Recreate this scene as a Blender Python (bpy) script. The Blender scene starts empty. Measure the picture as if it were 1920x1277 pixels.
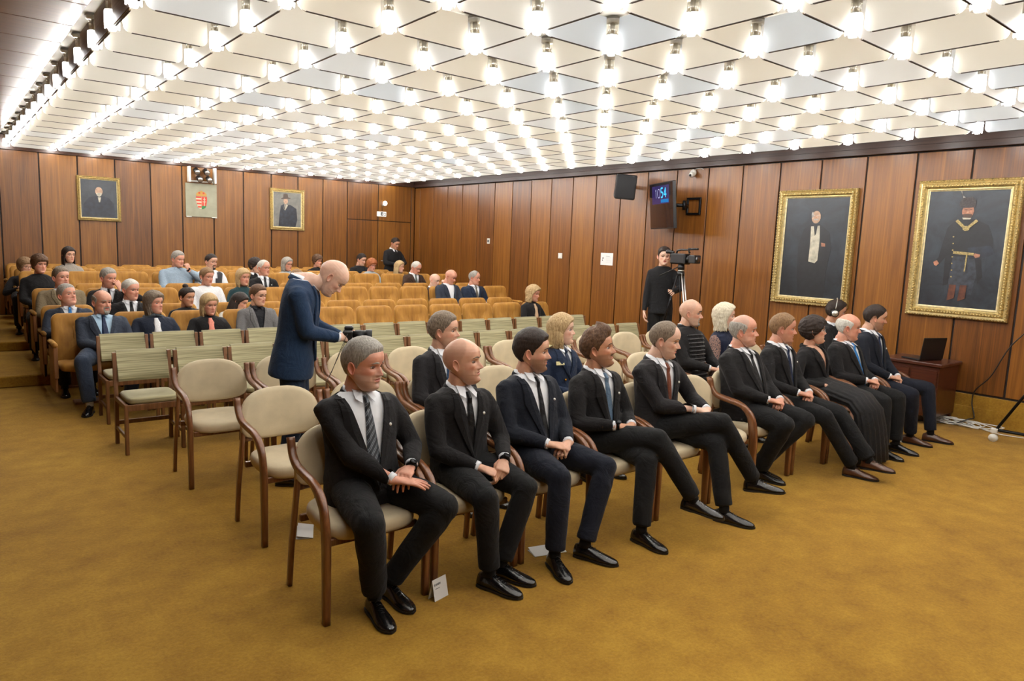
import bpy, bmesh, math, random
import numpy as np
from mathutils import Vector, Matrix, noise
PI = math.pi
random.seed(7)
SC = bpy.context.scene
COL = SC.collection

# ------------------------------------------------------------------ helpers
def lin(c):
    """sRGB 0..255 to linear"""
    out = []
    for v in c:
        v = v / 255.0
        out.append(v / 12.92 if v <= 0.04045 else ((v + 0.055) / 1.055) ** 2.4)
    return tuple(out) + (1.0,)

class MB:
    """collects geometry for ONE mesh"""
    def __init__(self):
        self.v = []; self.f = []; self.m = []; self.s = []
    def add(self, vs, fs, mi=0, smooth=False):
        b = len(self.v)
        self.v.extend([tuple(map(float, p)) for p in vs])
        for f in fs:
            self.f.append(tuple(i + b for i in f)); self.m.append(mi); self.s.append(smooth)
        return self
    def box(self, lo, hi, mi=0, bev=0.0, T=None):
        x0, y0, z0 = lo; x1, y1, z1 = hi
        if bev > 0:
            b = bev
            pts = []
            for (x, sx) in ((x0, 1), (x1, -1)):
                for (y, sy) in ((y0, 1), (y1, -1)):
                    for (z, sz) in ((z0, 1), (z1, -1)):
                        pts += [(x, y + sy * b, z + sz * b), (x + sx * b, y, z + sz * b), (x + sx * b, y + sy * b, z)]
            def I(i, j, k, a): return ((i * 2 + j) * 2 + k) * 3 + a
            fs = []
            fs.append((I(0,0,0,0), I(0,0,1,0), I(0,1,1,0), I(0,1,0,0)))
            fs.append((I(1,0,0,0), I(1,1,0,0), I(1,1,1,0), I(1,0,1,0)))
            fs.append((I(0,0,0,1), I(1,0,0,1), I(1,0,1,1), I(0,0,1,1)))
            fs.append((I(0,1,0,1), I(0,1,1,1), I(1,1,1,1), I(1,1,0,1)))
            fs.append((I(0,0,0,2), I(0,1,0,2), I(1,1,0,2), I(1,0,0,2)))
            fs.append((I(0,0,1,2), I(1,0,1,2), I(1,1,1,2), I(0,1,1,2)))
            for i in (0, 1):
                for j in (0, 1):
                    fs.append((I(i,j,0,0), I(i,j,0,1), I(i,j,1,1), I(i,j,1,0)))
                    fs.append((I(i,0,j,0), I(i,0,j,2), I(i,1,j,2), I(i,1,j,0)))
                    fs.append((I(0,i,j,1), I(0,i,j,2), I(1,i,j,2), I(1,i,j,1)))
                    for k in (0, 1):
                        fs.append((I(i,j,k,0), I(i,j,k,1), I(i,j,k,2)))
        else:
            pts = [(x, y, z) for x in (x0, x1) for y in (y0, y1) for z in (z0, z1)]
            fs = [(0,1,3,2), (4,6,7,5), (0,4,5,1), (2,3,7,6), (0,2,6,4), (1,5,7,3)]
        if T is not None: pts = [T @ Vector(p) for p in pts]
        return self.add(pts, fs, mi)
    def rings(self, R, mi=0, smooth=True, cap=(True, True), close=True):
        """R: list of rings (each a list of 3d points, same count)"""
        n = len(R[0]); vs = [p for r in R for p in r]; fs = []
        for i in range(len(R) - 1):
            for j in range(n if close else n - 1):
                k = (j + 1) % n
                fs.append((i*n+j, i*n+k, (i+1)*n+k, (i+1)*n+j))
        if cap[0]: fs.append(tuple(range(n))[::-1])
        if cap[1]: fs.append(tuple((len(R)-1)*n + j for j in range(n)))
        return self.add(vs, fs, mi, smooth)
    def cyl(self, c0, c1, r0, r1=None, n=12, mi=0, smooth=True, cap=(True, True)):
        r1 = r0 if r1 is None else r1
        return self.tube([c0, c1], [r0, r1], n, mi, smooth, cap=cap)
    def tube(self, pts, rad, n=10, mi=0, smooth=True, up=None, cap=(True, True), sq=0.0):
        """pts centreline; rad list of r or (ra, rb): ra along 'side', rb along 'up'"""
        P = [Vector(p) for p in pts]; R = []
        if not isinstance(rad, (list, tuple)) : rad = [rad] * len(P)
        prev = None
        for i, p in enumerate(P):
            if i == 0: t = P[1] - P[0]
            elif i == len(P) - 1: t = P[-1] - P[-2]
            else: t = (P[i+1] - P[i]).normalized() + (P[i] - P[i-1]).normalized()
            t = t.normalized() if t.length > 1e-9 else Vector((0, 0, 1))
            if prev is None:
                u = Vector(up) if up is not None else (Vector((0, 0, 1)) if abs(t.z) < 0.9 else Vector((0, -1, 0)))
            else: u = prev
            s = t.cross(u)
            if s.length < 1e-6: s = t.orthogonal()
            s.normalize(); u = s.cross(t).normalized(); prev = u
            r = rad[i]; ra, rb = (r if isinstance(r, (list, tuple)) else (r, r))
            ring = []
            for k in range(n):
                a = 2 * PI * k / n
                ca, sa = math.cos(a), math.sin(a)
                if sq > 0:
                    e = 1 - sq
                    ca = math.copysign(abs(ca) ** e, ca); sa = math.copysign(abs(sa) ** e, sa)
                ring.append(p + s * (ra * ca) + u * (rb * sa))
            R.append(ring)
        return self.rings(R, mi, smooth, cap)
    def sphere(self, c, r, n=12, m=8, mi=0, T=None, smooth=True):
        rx, ry, rz = r if isinstance(r, (list, tuple)) else (r, r, r)
        vs = []; fs = []
        for i in range(m + 1):
            ph = PI * i / m
            for j in range(n):
                th = 2 * PI * j / n
                p = Vector((rx * math.sin(ph) * math.cos(th), ry * math.sin(ph) * math.sin(th), rz * math.cos(ph)))
                if T is not None: p = T @ p
                vs.append(p + Vector(c))
        for i in range(m):
            for j in range(n):
                k = (j + 1) % n
                fs.append((i*n+j, (i+1)*n+j, (i+1)*n+k, i*n+k))
        return self.add(vs, fs, mi, smooth)
    def poly(self, pts, d, mi=0, mi_side=None):
        """extrude planar polygon pts by vector d"""
        n = len(pts); d = Vector(d)
        vs = [Vector(p) for p in pts] + [Vector(p) + d for p in pts]
        self.add(vs, [tuple(range(n))[::-1], tuple(range(n, 2*n))], mi)
        self.add(vs, [(i, (i+1) % n, n + (i+1) % n, n + i) for i in range(n)], mi if mi_side is None else mi_side)
        return self
    def mesh(self, name, mats):
        me = bpy.data.meshes.new(name)
        me.from_pydata(self.v, [], self.f)
        for m in (mats if isinstance(mats, (list, tuple)) else [mats]): me.materials.append(m)
        me.polygons.foreach_set('material_index', self.m)
        me.polygons.foreach_set('use_smooth', self.s)
        bm = bmesh.new(); bm.from_mesh(me)
        bmesh.ops.remove_doubles(bm, verts=bm.verts, dist=1e-6)
        bmesh.ops.dissolve_degenerate(bm, edges=bm.edges, dist=1e-7)
        bmesh.ops.recalc_face_normals(bm, faces=bm.faces)
        bm.to_mesh(me); bm.free()
        me.update()
        return me
    def build(self, name, mats, parent=None):
        return link(name, self.mesh(name, mats), parent)

def link(name, data, parent=None):
    o = bpy.data.objects.new(name, data); COL.objects.link(o)
    if parent is not None: o.parent = parent
    return o
def tag(o, label=None, cat=None, group=None, kind=None):
    if label: o['label'] = label
    if cat: o['category'] = cat
    if group: o['group'] = group
    if kind: o['kind'] = kind
    return o
def empty(name, loc, rz=0.0, label=None, cat=None, group=None):
    o = bpy.data.objects.new(name, None); COL.objects.link(o)
    o.location = loc; o.rotation_euler = (0, 0, rz); o.empty_display_size = 0.1
    return tag(o, label, cat, group)
def copy_tree(o, parent=None):
    c = o.copy(); COL.objects.link(c)
    if parent is not None: c.parent = parent
    for ch in o.children: copy_tree(ch, c)
    return c
def structure(o): o['kind'] = 'structure'; return o

# ------------------------------------------------------------------ materials
MATS = {}
def nt(name):
    m = bpy.data.materials.new(name); m.use_nodes = True
    t = m.node_tree; b = t.nodes['Principled BSDF']
    MATS[name] = m
    return m, t, b
def N(t, kind, **kw):
    n = t.nodes.new(kind)
    for k, v in kw.items():
        if k in n.inputs: n.inputs[k].default_value = v
        else: setattr(n, k, v)
    return n
def coords(t, scale=(1, 1, 1), src='Object'):
    c = N(t, 'ShaderNodeTexCoord'); mp = N(t, 'ShaderNodeMapping')
    mp.inputs['Scale'].default_value = scale
    t.links.new(c.outputs[src], mp.inputs['Vector'])
    return mp.outputs['Vector']
def ramp(t, fac, stops):
    r = N(t, 'ShaderNodeValToRGB')
    while len(r.color_ramp.elements) < len(stops): r.color_ramp.elements.new(0.5)
    for e, (p, c) in zip(r.color_ramp.elements, stops): e.position = p; e.color = c
    t.links.new(fac, r.inputs['Fac'])
    return r.outputs['Color']
def noise_tex(t, vec, scale, detail=3, rough=0.5, dist=0.0):
    n = N(t, 'ShaderNodeTexNoise'); n.inputs['Scale'].default_value = scale
    n.inputs['Detail'].default_value = detail; n.inputs['Roughness'].default_value = rough
    n.inputs['Distortion'].default_value = dist
    t.links.new(vec, n.inputs['Vector'])
    return n.outputs['Fac']
def bump(t, b, h, strength=0.2, dist=0.01):
    n = N(t, 'ShaderNodeBump'); n.inputs['Strength'].default_value = strength; n.inputs['Distance'].default_value = dist
    t.links.new(h, n.inputs['Height']); t.links.new(n.outputs['Normal'], b.inputs['Normal'])
def plain(name, c, rough=0.5, metal=0.0, spec=0.5, sheen=0.0, var=0.0, vscale=20.0, bmp=0.0, bscale=60.0, coat=0.0, emit=None, estr=0.0):
    m, t, b = nt(name)
    b.inputs['Base Color'].default_value = lin(c)
    b.inputs['Roughness'].default_value = rough; b.inputs['Metallic'].default_value = metal
    b.inputs['Specular IOR Level'].default_value = spec
    b.inputs['Sheen Weight'].default_value = sheen
    b.inputs['Coat Weight'].default_value = coat
    v = None
    if var > 0:
        v = coords(t)
        f = noise_tex(t, v, vscale, 4)
        c0 = lin([max(0, x * (1 - var)) for x in c]); c1 = lin([min(255, x * (1 + var)) for x in c])
        t.links.new(ramp(t, f, [(0.3, c0), (0.7, c1)]), b.inputs['Base Color'])
    if bmp > 0:
        v = v or coords(t)
        bump(t, b, noise_tex(t, v, bscale, 3), bmp, 0.01)
    if emit is not None:
        b.inputs['Emission Color'].default_value = lin(emit); b.inputs['Emission Strength'].default_value = estr
    return m
def wood(name, dark, mid, light, axis='z', board=None, rough=0.35, coat=0.0, scale=1.0, off=0.0, spec=0.5):
    """veneer with grain along axis; board=(axis index, pitch, offset) varies the tone per board"""
    m, t, b = nt(name)
    s = {'x': (0.6, 14, 14), 'y': (14, 0.6, 14), 'z': (14, 14, 0.6)}[axis]
    s = tuple(v * scale for v in s)
    v = coords(t, s)
    f = noise_tex(t, v, 1.6, 6, 0.6, 0.6)
    s2 = {'x': (1.0, 90, 90), 'y': (90, 1.0, 90), 'z': (90, 90, 1.0)}[axis]
    f2 = noise_tex(t, coords(t, tuple(q * scale for q in s2)), 1.0, 2)
    mx = N(t, 'ShaderNodeMix'); mx.data_type = 'FLOAT'; mx.inputs[0].default_value = 0.35
    t.links.new(f, mx.inputs[2]); t.links.new(f2, mx.inputs[3])
    fac = mx.outputs[0]
    if board:
        ax, pitch, o = board
        c = N(t, 'ShaderNodeTexCoord'); sp = N(t, 'ShaderNodeSeparateXYZ')
        t.links.new(c.outputs['Object'], sp.inputs[0])
        a = N(t, 'ShaderNodeMath', operation='SUBTRACT'); t.links.new(sp.outputs[ax], a.inputs[0]); a.inputs[1].default_value = o
        d = N(t, 'ShaderNodeMath', operation='DIVIDE'); t.links.new(a.outputs[0], d.inputs[0]); d.inputs[1].default_value = pitch
        fl = N(t, 'ShaderNodeMath', operation='FLOOR'); t.links.new(d.outputs[0], fl.inputs[0])
        wn = N(t, 'ShaderNodeTexWhiteNoise'); wn.noise_dimensions = '1D'; t.links.new(fl.outputs[0], wn.inputs['W'])
        k = N(t, 'ShaderNodeMath', operation='MULTIPLY_ADD'); t.links.new(wn.outputs['Value'], k.inputs[0]); k.inputs[1].default_value = 0.22; k.inputs[2].default_value = -0.11
        ad = N(t, 'ShaderNodeMath', operation='ADD'); t.links.new(fac, ad.inputs[0]); t.links.new(k.outputs[0], ad.inputs[1])
        fac = ad.outputs[0]
        fr = N(t, 'ShaderNodeMath', operation='FRACT'); t.links.new(d.outputs[0], fr.inputs[0])
        cmp_ = N(t, 'ShaderNodeMath', operation='COMPARE'); t.links.new(fr.outputs[0], cmp_.inputs[0]); cmp_.inputs[1].default_value = 0.5; cmp_.inputs[2].default_value = 0.010
        ml = N(t, 'ShaderNodeMath', operation='MULTIPLY_ADD'); t.links.new(cmp_.outputs[0], ml.inputs[0]); ml.inputs[1].default_value = 0.16; t.links.new(fac, ml.inputs[2])
        fac = ml.outputs[0]
    t.links.new(ramp(t, fac, [(0.28, lin(dark)), (0.5, lin(mid)), (0.72, lin(light))]), b.inputs['Base Color'])
    b.inputs['Roughness'].default_value = rough
    b.inputs['Specular IOR Level'].default_value = spec
    b.inputs['Coat Weight'].default_value = coat; b.inputs['Coat Roughness'].default_value = 0.15
    bump(t, b, f2, 0.05, 0.004)
    return m

M_wall = wood('walnut_veneer', (84, 47, 18), (116, 70, 25), (142, 92, 35), 'z', rough=0.34, board=(1, 0.5855, 0.222))
M_wallb = wood('walnut_veneer_back', (84, 49, 18), (116, 72, 26), (142, 94, 36), 'z', rough=0.36, board=(0, 0.587, 0.266))
M_groove = plain('groove_dark', (22, 10, 6), 0.6)
M_soffit = wood('soffit_veneer', (58, 36, 22), (80, 52, 33), (102, 70, 46), 'x', rough=0.3, coat=0.35, spec=0.7)
M_chairwood = wood('stained_beech', (82, 48, 27), (114, 70, 40), (146, 98, 58), 'z', rough=0.28, coat=0.25, scale=1.6)
M_chairwood2 = wood('brown_beech', (84, 52, 30), (112, 74, 44), (138, 94, 58), 'z', rough=0.42, scale=1.6)
M_benchwood = wood('bench_wood', (82, 48, 24), (112, 70, 36), (140, 92, 50), 'z', rough=0.45, scale=1.4)
M_tablewood = wood('dark_cabinet_wood', (46, 20, 12), (70, 32, 20), (92, 46, 28), 'x', rough=0.3, coat=0.3)
M_cream = plain('cream_upholstery', (200, 184, 152), 0.85, sheen=0.15, var=0.04, vscale=9, bmp=0.12, bscale=400)
def board_white():
    m, t, b = nt('white_lacquer')
    oi = N(t, 'ShaderNodeObjectInfo')
    t.links.new(ramp(t, oi.outputs['Random'], [(0.0, lin((206, 214, 222))), (0.16, lin((226, 226, 224))), (0.5, lin((228, 224, 213))), (1.0, lin((222, 214, 198)))]), b.inputs['Base Color'])
    b.inputs['Roughness'].default_value = 0.38
    return m
M_white = board_white()
M_plaster = plain('white_plaster', (222, 218, 208), 0.8)
M_edge = plain('brown_edge', (40, 24, 17), 0.5)
M_cornice = wood('dark_cornice', (44, 28, 20), (60, 38, 28), (78, 52, 38), 'y', rough=0.4)
M_soffit2 = wood('outer_board_veneer', (104, 86, 70), (128, 108, 90), (148, 128, 108), 'x', rough=0.5)
M_black = plain('black_plastic', (16, 16, 18), 0.38, bmp=0.05)
M_blackm = plain('black_metal', (20, 20, 22), 0.35, metal=0.6)
M_chrome = plain("chrome", (222, 220, 214), 0.28, metal=0.85)
M_paper = plain('white_paper', (232, 232, 230), 0.7)
M_ink = plain('black_ink', (22, 22, 24), 0.6)
M_offwhite = plain('offwhite_plastic', (222, 220, 212), 0.4)
M_leather = plain('black_shoe_leather', (14, 13, 13), 0.22, bmp=0.15, bscale=45, coat=0.35)
M_leatherb = plain('brown_shoe_leather', (74, 42, 24), 0.28, bmp=0.15, bscale=45, coat=0.3)
M_sole = plain('shoe_sole', (20, 16, 14), 0.6)

def carpet2():
    m, t, b = nt('ochre_carpet')
    v = coords(t)
    f1 = noise_tex(t, v, 0.45, 3, 0.6); f2 = noise_tex(t, v, 55, 4, 0.75); f3 = noise_tex(t, v, 5, 4, 0.6)
    s = N(t, 'ShaderNodeMath', operation='ADD'); t.links.new(f1, s.inputs[0]); t.links.new(f3, s.inputs[1])
    s2 = N(t, 'ShaderNodeMath', operation='ADD'); t.links.new(s.outputs[0], s2.inputs[0]); t.links.new(f2, s2.inputs[1])
    s3 = N(t, 'ShaderNodeMath', operation='DIVIDE'); t.links.new(s2.outputs[0], s3.inputs[0]); s3.inputs[1].default_value = 3.0
    t.links.new(ramp(t, s3.outputs[0], [(0.36, lin((122, 87, 30))), (0.5, lin((150, 112, 38))), (0.64, lin((174, 136, 50)))]), b.inputs['Base Color'])
    b.inputs['Roughness'].default_value = 0.95; b.inputs['Sheen Weight'].default_value = 0.08
    b.inputs['Specular IOR Level'].default_value = 0.1
    bump(t, b, f2, 0.6, 0.006)
    return m
M_carpet = carpet2()

def striped(name, c0, c1, axis, n, rough=0.8, sheen=0.2, distort=1.0, var=None):
    m, t, b = nt(name)
    sc = [2.0, 2.0, 2.0]; sc[{'x': 0, 'y': 1, 'z': 2}[axis]] = n
    f = noise_tex(t, coords(t, tuple(sc)), 1.0, 3, 0.55, 0.0)
    t.links.new(ramp(t, f, [(0.36, lin(c0)), (0.62, lin(c1))]), b.inputs['Base Color'])
    b.inputs['Roughness'].default_value = rough; b.inputs['Sheen Weight'].default_value = sheen
    bump(t, b, f, 0.1, 0.003)
    return m
M_green = striped('green_beige_weave', (124, 117, 84), (170, 162, 126), 'z', 110)
def velvet():
    m, t, b = nt('gold_velvet')
    f = noise_tex(t, coords(t, (9, 9, 0.9)), 1.0, 4, 0.6)
    t.links.new(ramp(t, f, [(0.34, lin((140, 93, 31))), (0.52, lin((166, 116, 42))), (0.7, lin((190, 143, 62)))]), b.inputs['Base Color'])
    b.inputs['Roughness'].default_value = 0.75; b.inputs['Sheen Weight'].default_value = 0.6
    b.inputs['Sheen Roughness'].default_value = 0.35; b.inputs['Sheen Tint'].default_value = lin((230, 190, 120))
    return m
M_velvet = velvet()
def glassy(name, tint=(250, 252, 255), alpha=0.25, rough=0.05):
    """clear sleeve that lets lamp light through without caustics"""
    m, t, b = nt(name)
    t.nodes.remove(b)
    tr = N(t, 'ShaderNodeBsdfTransparent'); tr.inputs['Color'].default_value = lin(tint)
    gl = N(t, 'ShaderNodeBsdfGlossy'); gl.inputs['Roughness'].default_value = rough
    gl.inputs['Color'].default_value = (0.9, 0.9, 0.88, 1)
    mx = N(t, 'ShaderNodeMixShader'); mx.inputs[0].default_value = alpha
    t.links.new(tr.outputs[0], mx.inputs[1]); t.links.new(gl.outputs[0], mx.inputs[2])
    t.links.new(mx.outputs[0], t.nodes['Material Output'].inputs['Surface'])
    return m
def frosted():
    m, t, b = nt('glowing_lamp_glass'); t.nodes.remove(b)
    tr = N(t, 'ShaderNodeBsdfTransparent'); tl = N(t, 'ShaderNodeBsdfTranslucent'); tl.inputs['Color'].default_value = (.9, .93, .97, 1)
    gl = N(t, 'ShaderNodeBsdfGlossy'); gl.inputs['Roughness'].default_value = .1
    m1 = N(t, 'ShaderNodeMixShader'); m1.inputs[0].default_value = .22; m2 = N(t, 'ShaderNodeMixShader'); m2.inputs[0].default_value = .08
    t.links.new(tr.outputs[0], m1.inputs[1]); t.links.new(tl.outputs[0], m1.inputs[2]); t.links.new(m1.outputs[0], m2.inputs[1]); t.links.new(gl.outputs[0], m2.inputs[2])
    t.links.new(m2.outputs[0], t.nodes['Material Output'].inputs['Surface'])
    return m
M_glass = frosted()
M_sleeve = glassy('clear_acrylic_sleeve', (240, 238, 230), 0.3, 0.15)
def emitter(name, c, s):
    m, t, b = nt(name); t.nodes.remove(b)
    e = N(t, 'ShaderNodeEmission'); e.inputs['Color'].default_value = c; e.inputs['Strength'].default_value = s
    t.links.new(e.outputs[0], t.nodes['Material Output'].inputs['Surface'])
    return m
M_bulb = emitter('lamp_glow', (1.0, 0.98, 0.945, 1), 84.0)

# ------------------------------------------------------------------ camera
YAW, PITCH, ROLL, FPX = 6.79480318e-01, 1.32906553e-01, 3.99270301e-02, 1332.96913
EYE = 1.8
def cam_axes():
    cy, sy, cp, sp = math.cos(YAW), math.sin(YAW), math.cos(PITCH), math.sin(PITCH)
    fwd = Vector((sy * cp, cy * cp, -sp)); r0 = Vector((cy, -sy, 0)); u0 = r0.cross(fwd)
    r = math.cos(ROLL) * r0 + math.sin(ROLL) * u0
    u = -math.sin(ROLL) * r0 + math.cos(ROLL) * u0
    return r, u, fwd
CR, CU, CF = cam_axes()
cam = bpy.data.cameras.new('camera'); camo = bpy.data.objects.new('camera', cam); COL.objects.link(camo)
camo.matrix_world = Matrix(((CR.x, CU.x, -CF.x, 0), (CR.y, CU.y, -CF.y, 0), (CR.z, CU.z, -CF.z, EYE), (0, 0, 0, 1)))
cam.sensor_width = 36.0; cam.lens = FPX * 36.0 / 1920.0; cam.clip_start = 0.05; cam.clip_end = 60
SC.camera = camo
def project(p):
    d = Vector(p) - Vector((0, 0, EYE)); z = d.dot(CF)
    if z <= 0.05: return None
    return (960 + FPX * d.dot(CR) / z, 638.5 - FPX * d.dot(CU) / z, z)
def in_view(p, m=40):
    q = project(p)
    return q is not None and -m < q[0] < 1920 + m and -m < q[1] < 1277 + m
vs_ = SC.view_settings
SC.display_settings.display_device = 'sRGB'
vs_.view_transform = 'Standard'; vs_.look = 'None'; vs_.gamma = 1.0; vs_.exposure = 0.0
vs_.use_curve_mapping = False
w = bpy.data.worlds.new('world'); SC.world = w; w.use_nodes = True
w.node_tree.nodes['Background'].inputs['Color'].default_value = (0.0, 0.0, 0.0, 1)
SC.cycles.max_bounces = 6; SC.cycles.diffuse_bounces = 3; SC.cycles.glossy_bounces = 3
SC.cycles.transparent_max_bounces = 10; SC.cycles.transmission_bounces = 2
SC.cycles.sample_clamp_indirect = 4.0
SC.cycles.caustics_reflective = False; SC.cycles.caustics_refractive = False
SC.cycles.use_light_tree = True
# ------------------------------------------------------------------ the room
WX = 9.03        # right wall
WY = 15.12       # back wall
ZS = 3.085       # soffit
ZB = 3.112       # lower edge of the ceiling boards
ZF = 3.352       # ceiling above them
GX0, GY0, GS = 2.971, 2.2237, 0.6655
NX0, NX1, NY0, NY1 = -3, 8, -7, 19
def gx(i): return GX0 + GS * i
def gy(j): return GY0 + GS * j
XL, YF = -3.2, -4.6   # left wall, front wall (behind the camera)

structure(MB().box((XL, YF, -0.1), (WX + 0.1, WY + 0.1, 0.0)).build('floor', M_carpet))
# tiers under the fixed seating
RIS = [9.56, 11.52]
LEV = [0.0, 0.13, 0.255]
structure(MB().box((XL, RIS[0], 0.0), (WX, WY, LEV[1]), bev=0.012).build('floor_tier', [M_carpet]))
structure(MB().box((XL, RIS[1], LEV[1]), (WX, WY, LEV[2]), bev=0.012).build('floor_tier', [M_carpet]))

def boards(name, mat, axis, pos, edges, z0, z1, sgn, gap=0.022, th=0.02, splits=None):
    """a panelled wall: backing slab plus one upright board between consecutive edges"""
    mb = MB()
    lo, hi = edges[0], edges[-1]
    def bx(a0, a1, d0, d1, zz0, zz1, mi, bev=0.0):
        if axis == 'x': mb.box((min(pos + sgn*d0, pos + sgn*d1), a0, zz0), (max(pos + sgn*d0, pos + sgn*d1), a1, zz1), mi, bev)
        else: mb.box((a0, min(pos + sgn*d0, pos + sgn*d1), zz0), (a1, max(pos + sgn*d0, pos + sgn*d1), zz1), mi, bev)
    bx(lo, hi, th, th + 0.12, 0, ZF + 0.1, 1)
    for a, b in zip(edges[:-1], edges[1:]):
        zs = [(z0, z1)]
        if splits:
            for (s0, s1, zc) in splits:
                if a >= s0 - .05 and b <= s1 + .05: zs = [(z0, zc - 0.008), (zc + 0.008, z1)]
        for q0, q1 in zs: bx(a + gap / 2, b - gap / 2, 0, th, q0, q1, 0, 0.003)
    return mb
# right wall: boards stand above a carpeted plinth
ed = [3.15 + 0.5855 * k for k in range(-13, 21)]
ed = [YF] + [e for e in ed if e > YF + .2 and e < WY - .1] + [WY]
o = boards('wall_right', M_wall, 'x', WX, ed, 0.36, 3.06, 1).build('wall_right', [M_wall, M_groove]); structure(o)
structure(MB().box((WX - 0.012, YF, 0), (WX + 0.03, WY, 0.335), bev=0.004).box((WX - 0.024, YF, 0.0), (WX - 0.012, WY, 0.2), bev=0.004).build('baseboard_right', M_carpet))
K = 0.9882
eb = [x * K for x in (1.457, 2.045, 2.65, 3.254, 3.822, 4.421, 5.018, 5.601, 6.189, 6.768, 7.36, 8.147)] + [8.93]
e2 = [0.862, 0.27, -0.32, -0.91, -1.5, -2.09, -2.68]
eb = [XL] + e2[::-1] + eb + [WX]
ob = boards('wall_back', M_wallb, 'y', WY, eb, 0.26, 3.08, 1, splits=[(7.27, 8.93, 2.247)]).build('wall_back', [M_wallb, M_groove]); structure(ob)
structure(MB().box((XL - .1, YF, 0), (XL, WY, ZF + .1)).build('wall_left', M_wall))
structure(MB().box((XL, YF - .1, 0), (WX, YF, ZF + .1)).build('wall_front', M_wallb))
# double door leaves in the back wall
for (a, b) in ((7.285, 8.04), (8.062, 8.92)):
    d = structure(MB().box((a, WY - 0.004, LEV[2]), (b, WY + 0.02, 2.235), bev=0.003).build('door_1' if a < 8 else 'door_2', M_wallb))
    hb = MB(); hx = b - 0.08 if a < 8 else a + 0.08
    hb.cyl((hx, WY - 0.004, 1.32), (hx, WY - 0.05, 1.32), 0.009); hb.tube([(hx, WY - 0.05, 1.32), (hx - (0.13 if a < 8 else -0.13), WY - 0.05, 1.32)], [0.008, 0.008])
    hb.build('door_handle', M_chrome, d)
# ceiling plate and side soffits
structure(MB().box((XL, YF, ZF), (WX + .1, WY + .1, ZF + 0.1)).build('ceiling', M_plaster))
def soffit(x0, x1, name, m):
    mb = MB(); y = gy(NY0) - 1.0
    mb.box((x0, YF, ZF - .035), (x1, y, ZF - .02), 0)
    while y < WY:
        y2 = min(y + GS, WY)
        mb.box((x0, y + 0.006, ZF - .035), (x1, y2 - 0.006, ZF - 0.02), 0, 0.002)
        y = y2
    mb.box((x0 + .01, YF, ZF - 0.02), (x1 - .01, WY, ZF), 1)
    return structure(mb.build(name, [m, M_groove]))
soffit(XL, 0.885, 'ceiling_soffit_left', M_soffit)
soffit(8.39, WX, 'ceiling_soffit_right', M_soffit)
structure(MB().box((WX - 0.05, YF, 3.075), (WX + .02, WY, 3.15), bev=.004).box((WX - 0.02, YF, 3.15), (WX + .02, WY, ZF - .03)).build('trim_1', M_cornice))
structure(MB().box((XL, WY - 0.03, 3.08), (WX - .05, WY + .02, ZF - .03), bev=.004).build('trim_2', M_cornice))

# ------------------------------------------------------------------ ceiling boards (white, set on edge in a square grid)
def baffle_mesh(outer=False):
    """upright white board between two lamps: rounded lower corners, brown lower edge"""
    L = GS - 0.13; H = 0.225; th = 0.011; r = 0.05
    prof = [(-L/2, H), (-L/2, r)]
    for k in range(1, 6): a = PI + (PI/2) * k / 5; prof.append((-L/2 + r + r * math.cos(a), r + r * math.sin(a)))
    for k in range(0, 6): a = 1.5 * PI + (PI/2) * k / 5; prof.append((L/2 - r + r * math.cos(a), r + r * math.sin(a)))
    prof += [(L/2, H)]
    mb = MB(); n = len(prof)
    vs = [(x, -th/2, z) for x, z in prof] + [(x, th/2, z) for x, z in prof]
    mb.add(vs, [tuple(range(n)), tuple(range(2*n - 1, n - 1, -1))], 0)
    for i in range(n - 1):
        mi = 1 if 6 <= i <= 7 else 0
        mb.add([vs[i], vs[i+1], vs[n+i+1], vs[n+i]], [(0, 1, 2, 3)], mi)
    mb.add([vs[n-1], vs[0], vs[n], vs[2*n-1]], [(0, 1, 2, 3)], 0)
    mb.box((-L/2 + r, -th/2 - .001, -.001), (L/2 - r, th/2 + .001, .0035), 1)
    if outer: mb.box((-L/2 + .004, th/2, .012), (L/2 - .004, th/2 + .004, H), 2)
    return mb
BME = baffle_mesh().mesh('ceiling_board', [M_white, M_edge])
BMO = baffle_mesh(True).mesh('ceiling_board', [M_white, M_edge, M_soffit2])
places = []
for i in range(NX0, NX1 + 1):
    for j in range(NY0, NY1): places.append((gx(i), gy(j) + GS/2, PI/2))
for j in range(NY0, NY1 + 1):
    for i in range(NX0, NX1): places.append((gx(i) + GS/2, gy(j), 0.0))
def size_in_view(p):
    q = project((p[0], p[1], ZB + .1))
    if q is None or not (-60 < q[0] < 1980 and -40 < q[1] < 1300): return 0.0
    d = Vector((p[0], p[1])).normalized()
    f = abs(d.x) if p[2] > 1 else abs(d.y)
    return (0.15 + f) / q[2] ** 2
places.sort(key=size_in_view, reverse=True)
BL = 'white board on edge in the ceiling grid between lamps'
rest = MB()
for n_, p in enumerate(places):
    if n_ < 300:
        o = link('ceiling_board', BMO if abs(p[0] - gx(NX0)) < .01 else BME); o.location = (p[0], p[1], ZB); o.rotation_euler = (0, 0, p[2])
        tag(o, BL, 'ceiling board', 'white boards hung on edge between the ceiling lamps', 'thing')
    else:
        T = Matrix.Translation((p[0], p[1], ZB)) @ Matrix.Rotation(p[2], 4, 'Z')
        for pl in BME.polygons:
            rest.add([T @ BME.vertices[v].co for v in pl.vertices], [tuple(range(len(pl.vertices)))], pl.material_index)
tag(rest.build('ceiling_board', [M_white, M_edge]), 'farther white boards on edge filling the rest of the ceiling grid', 'ceiling boards', kind='stuff')

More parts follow.
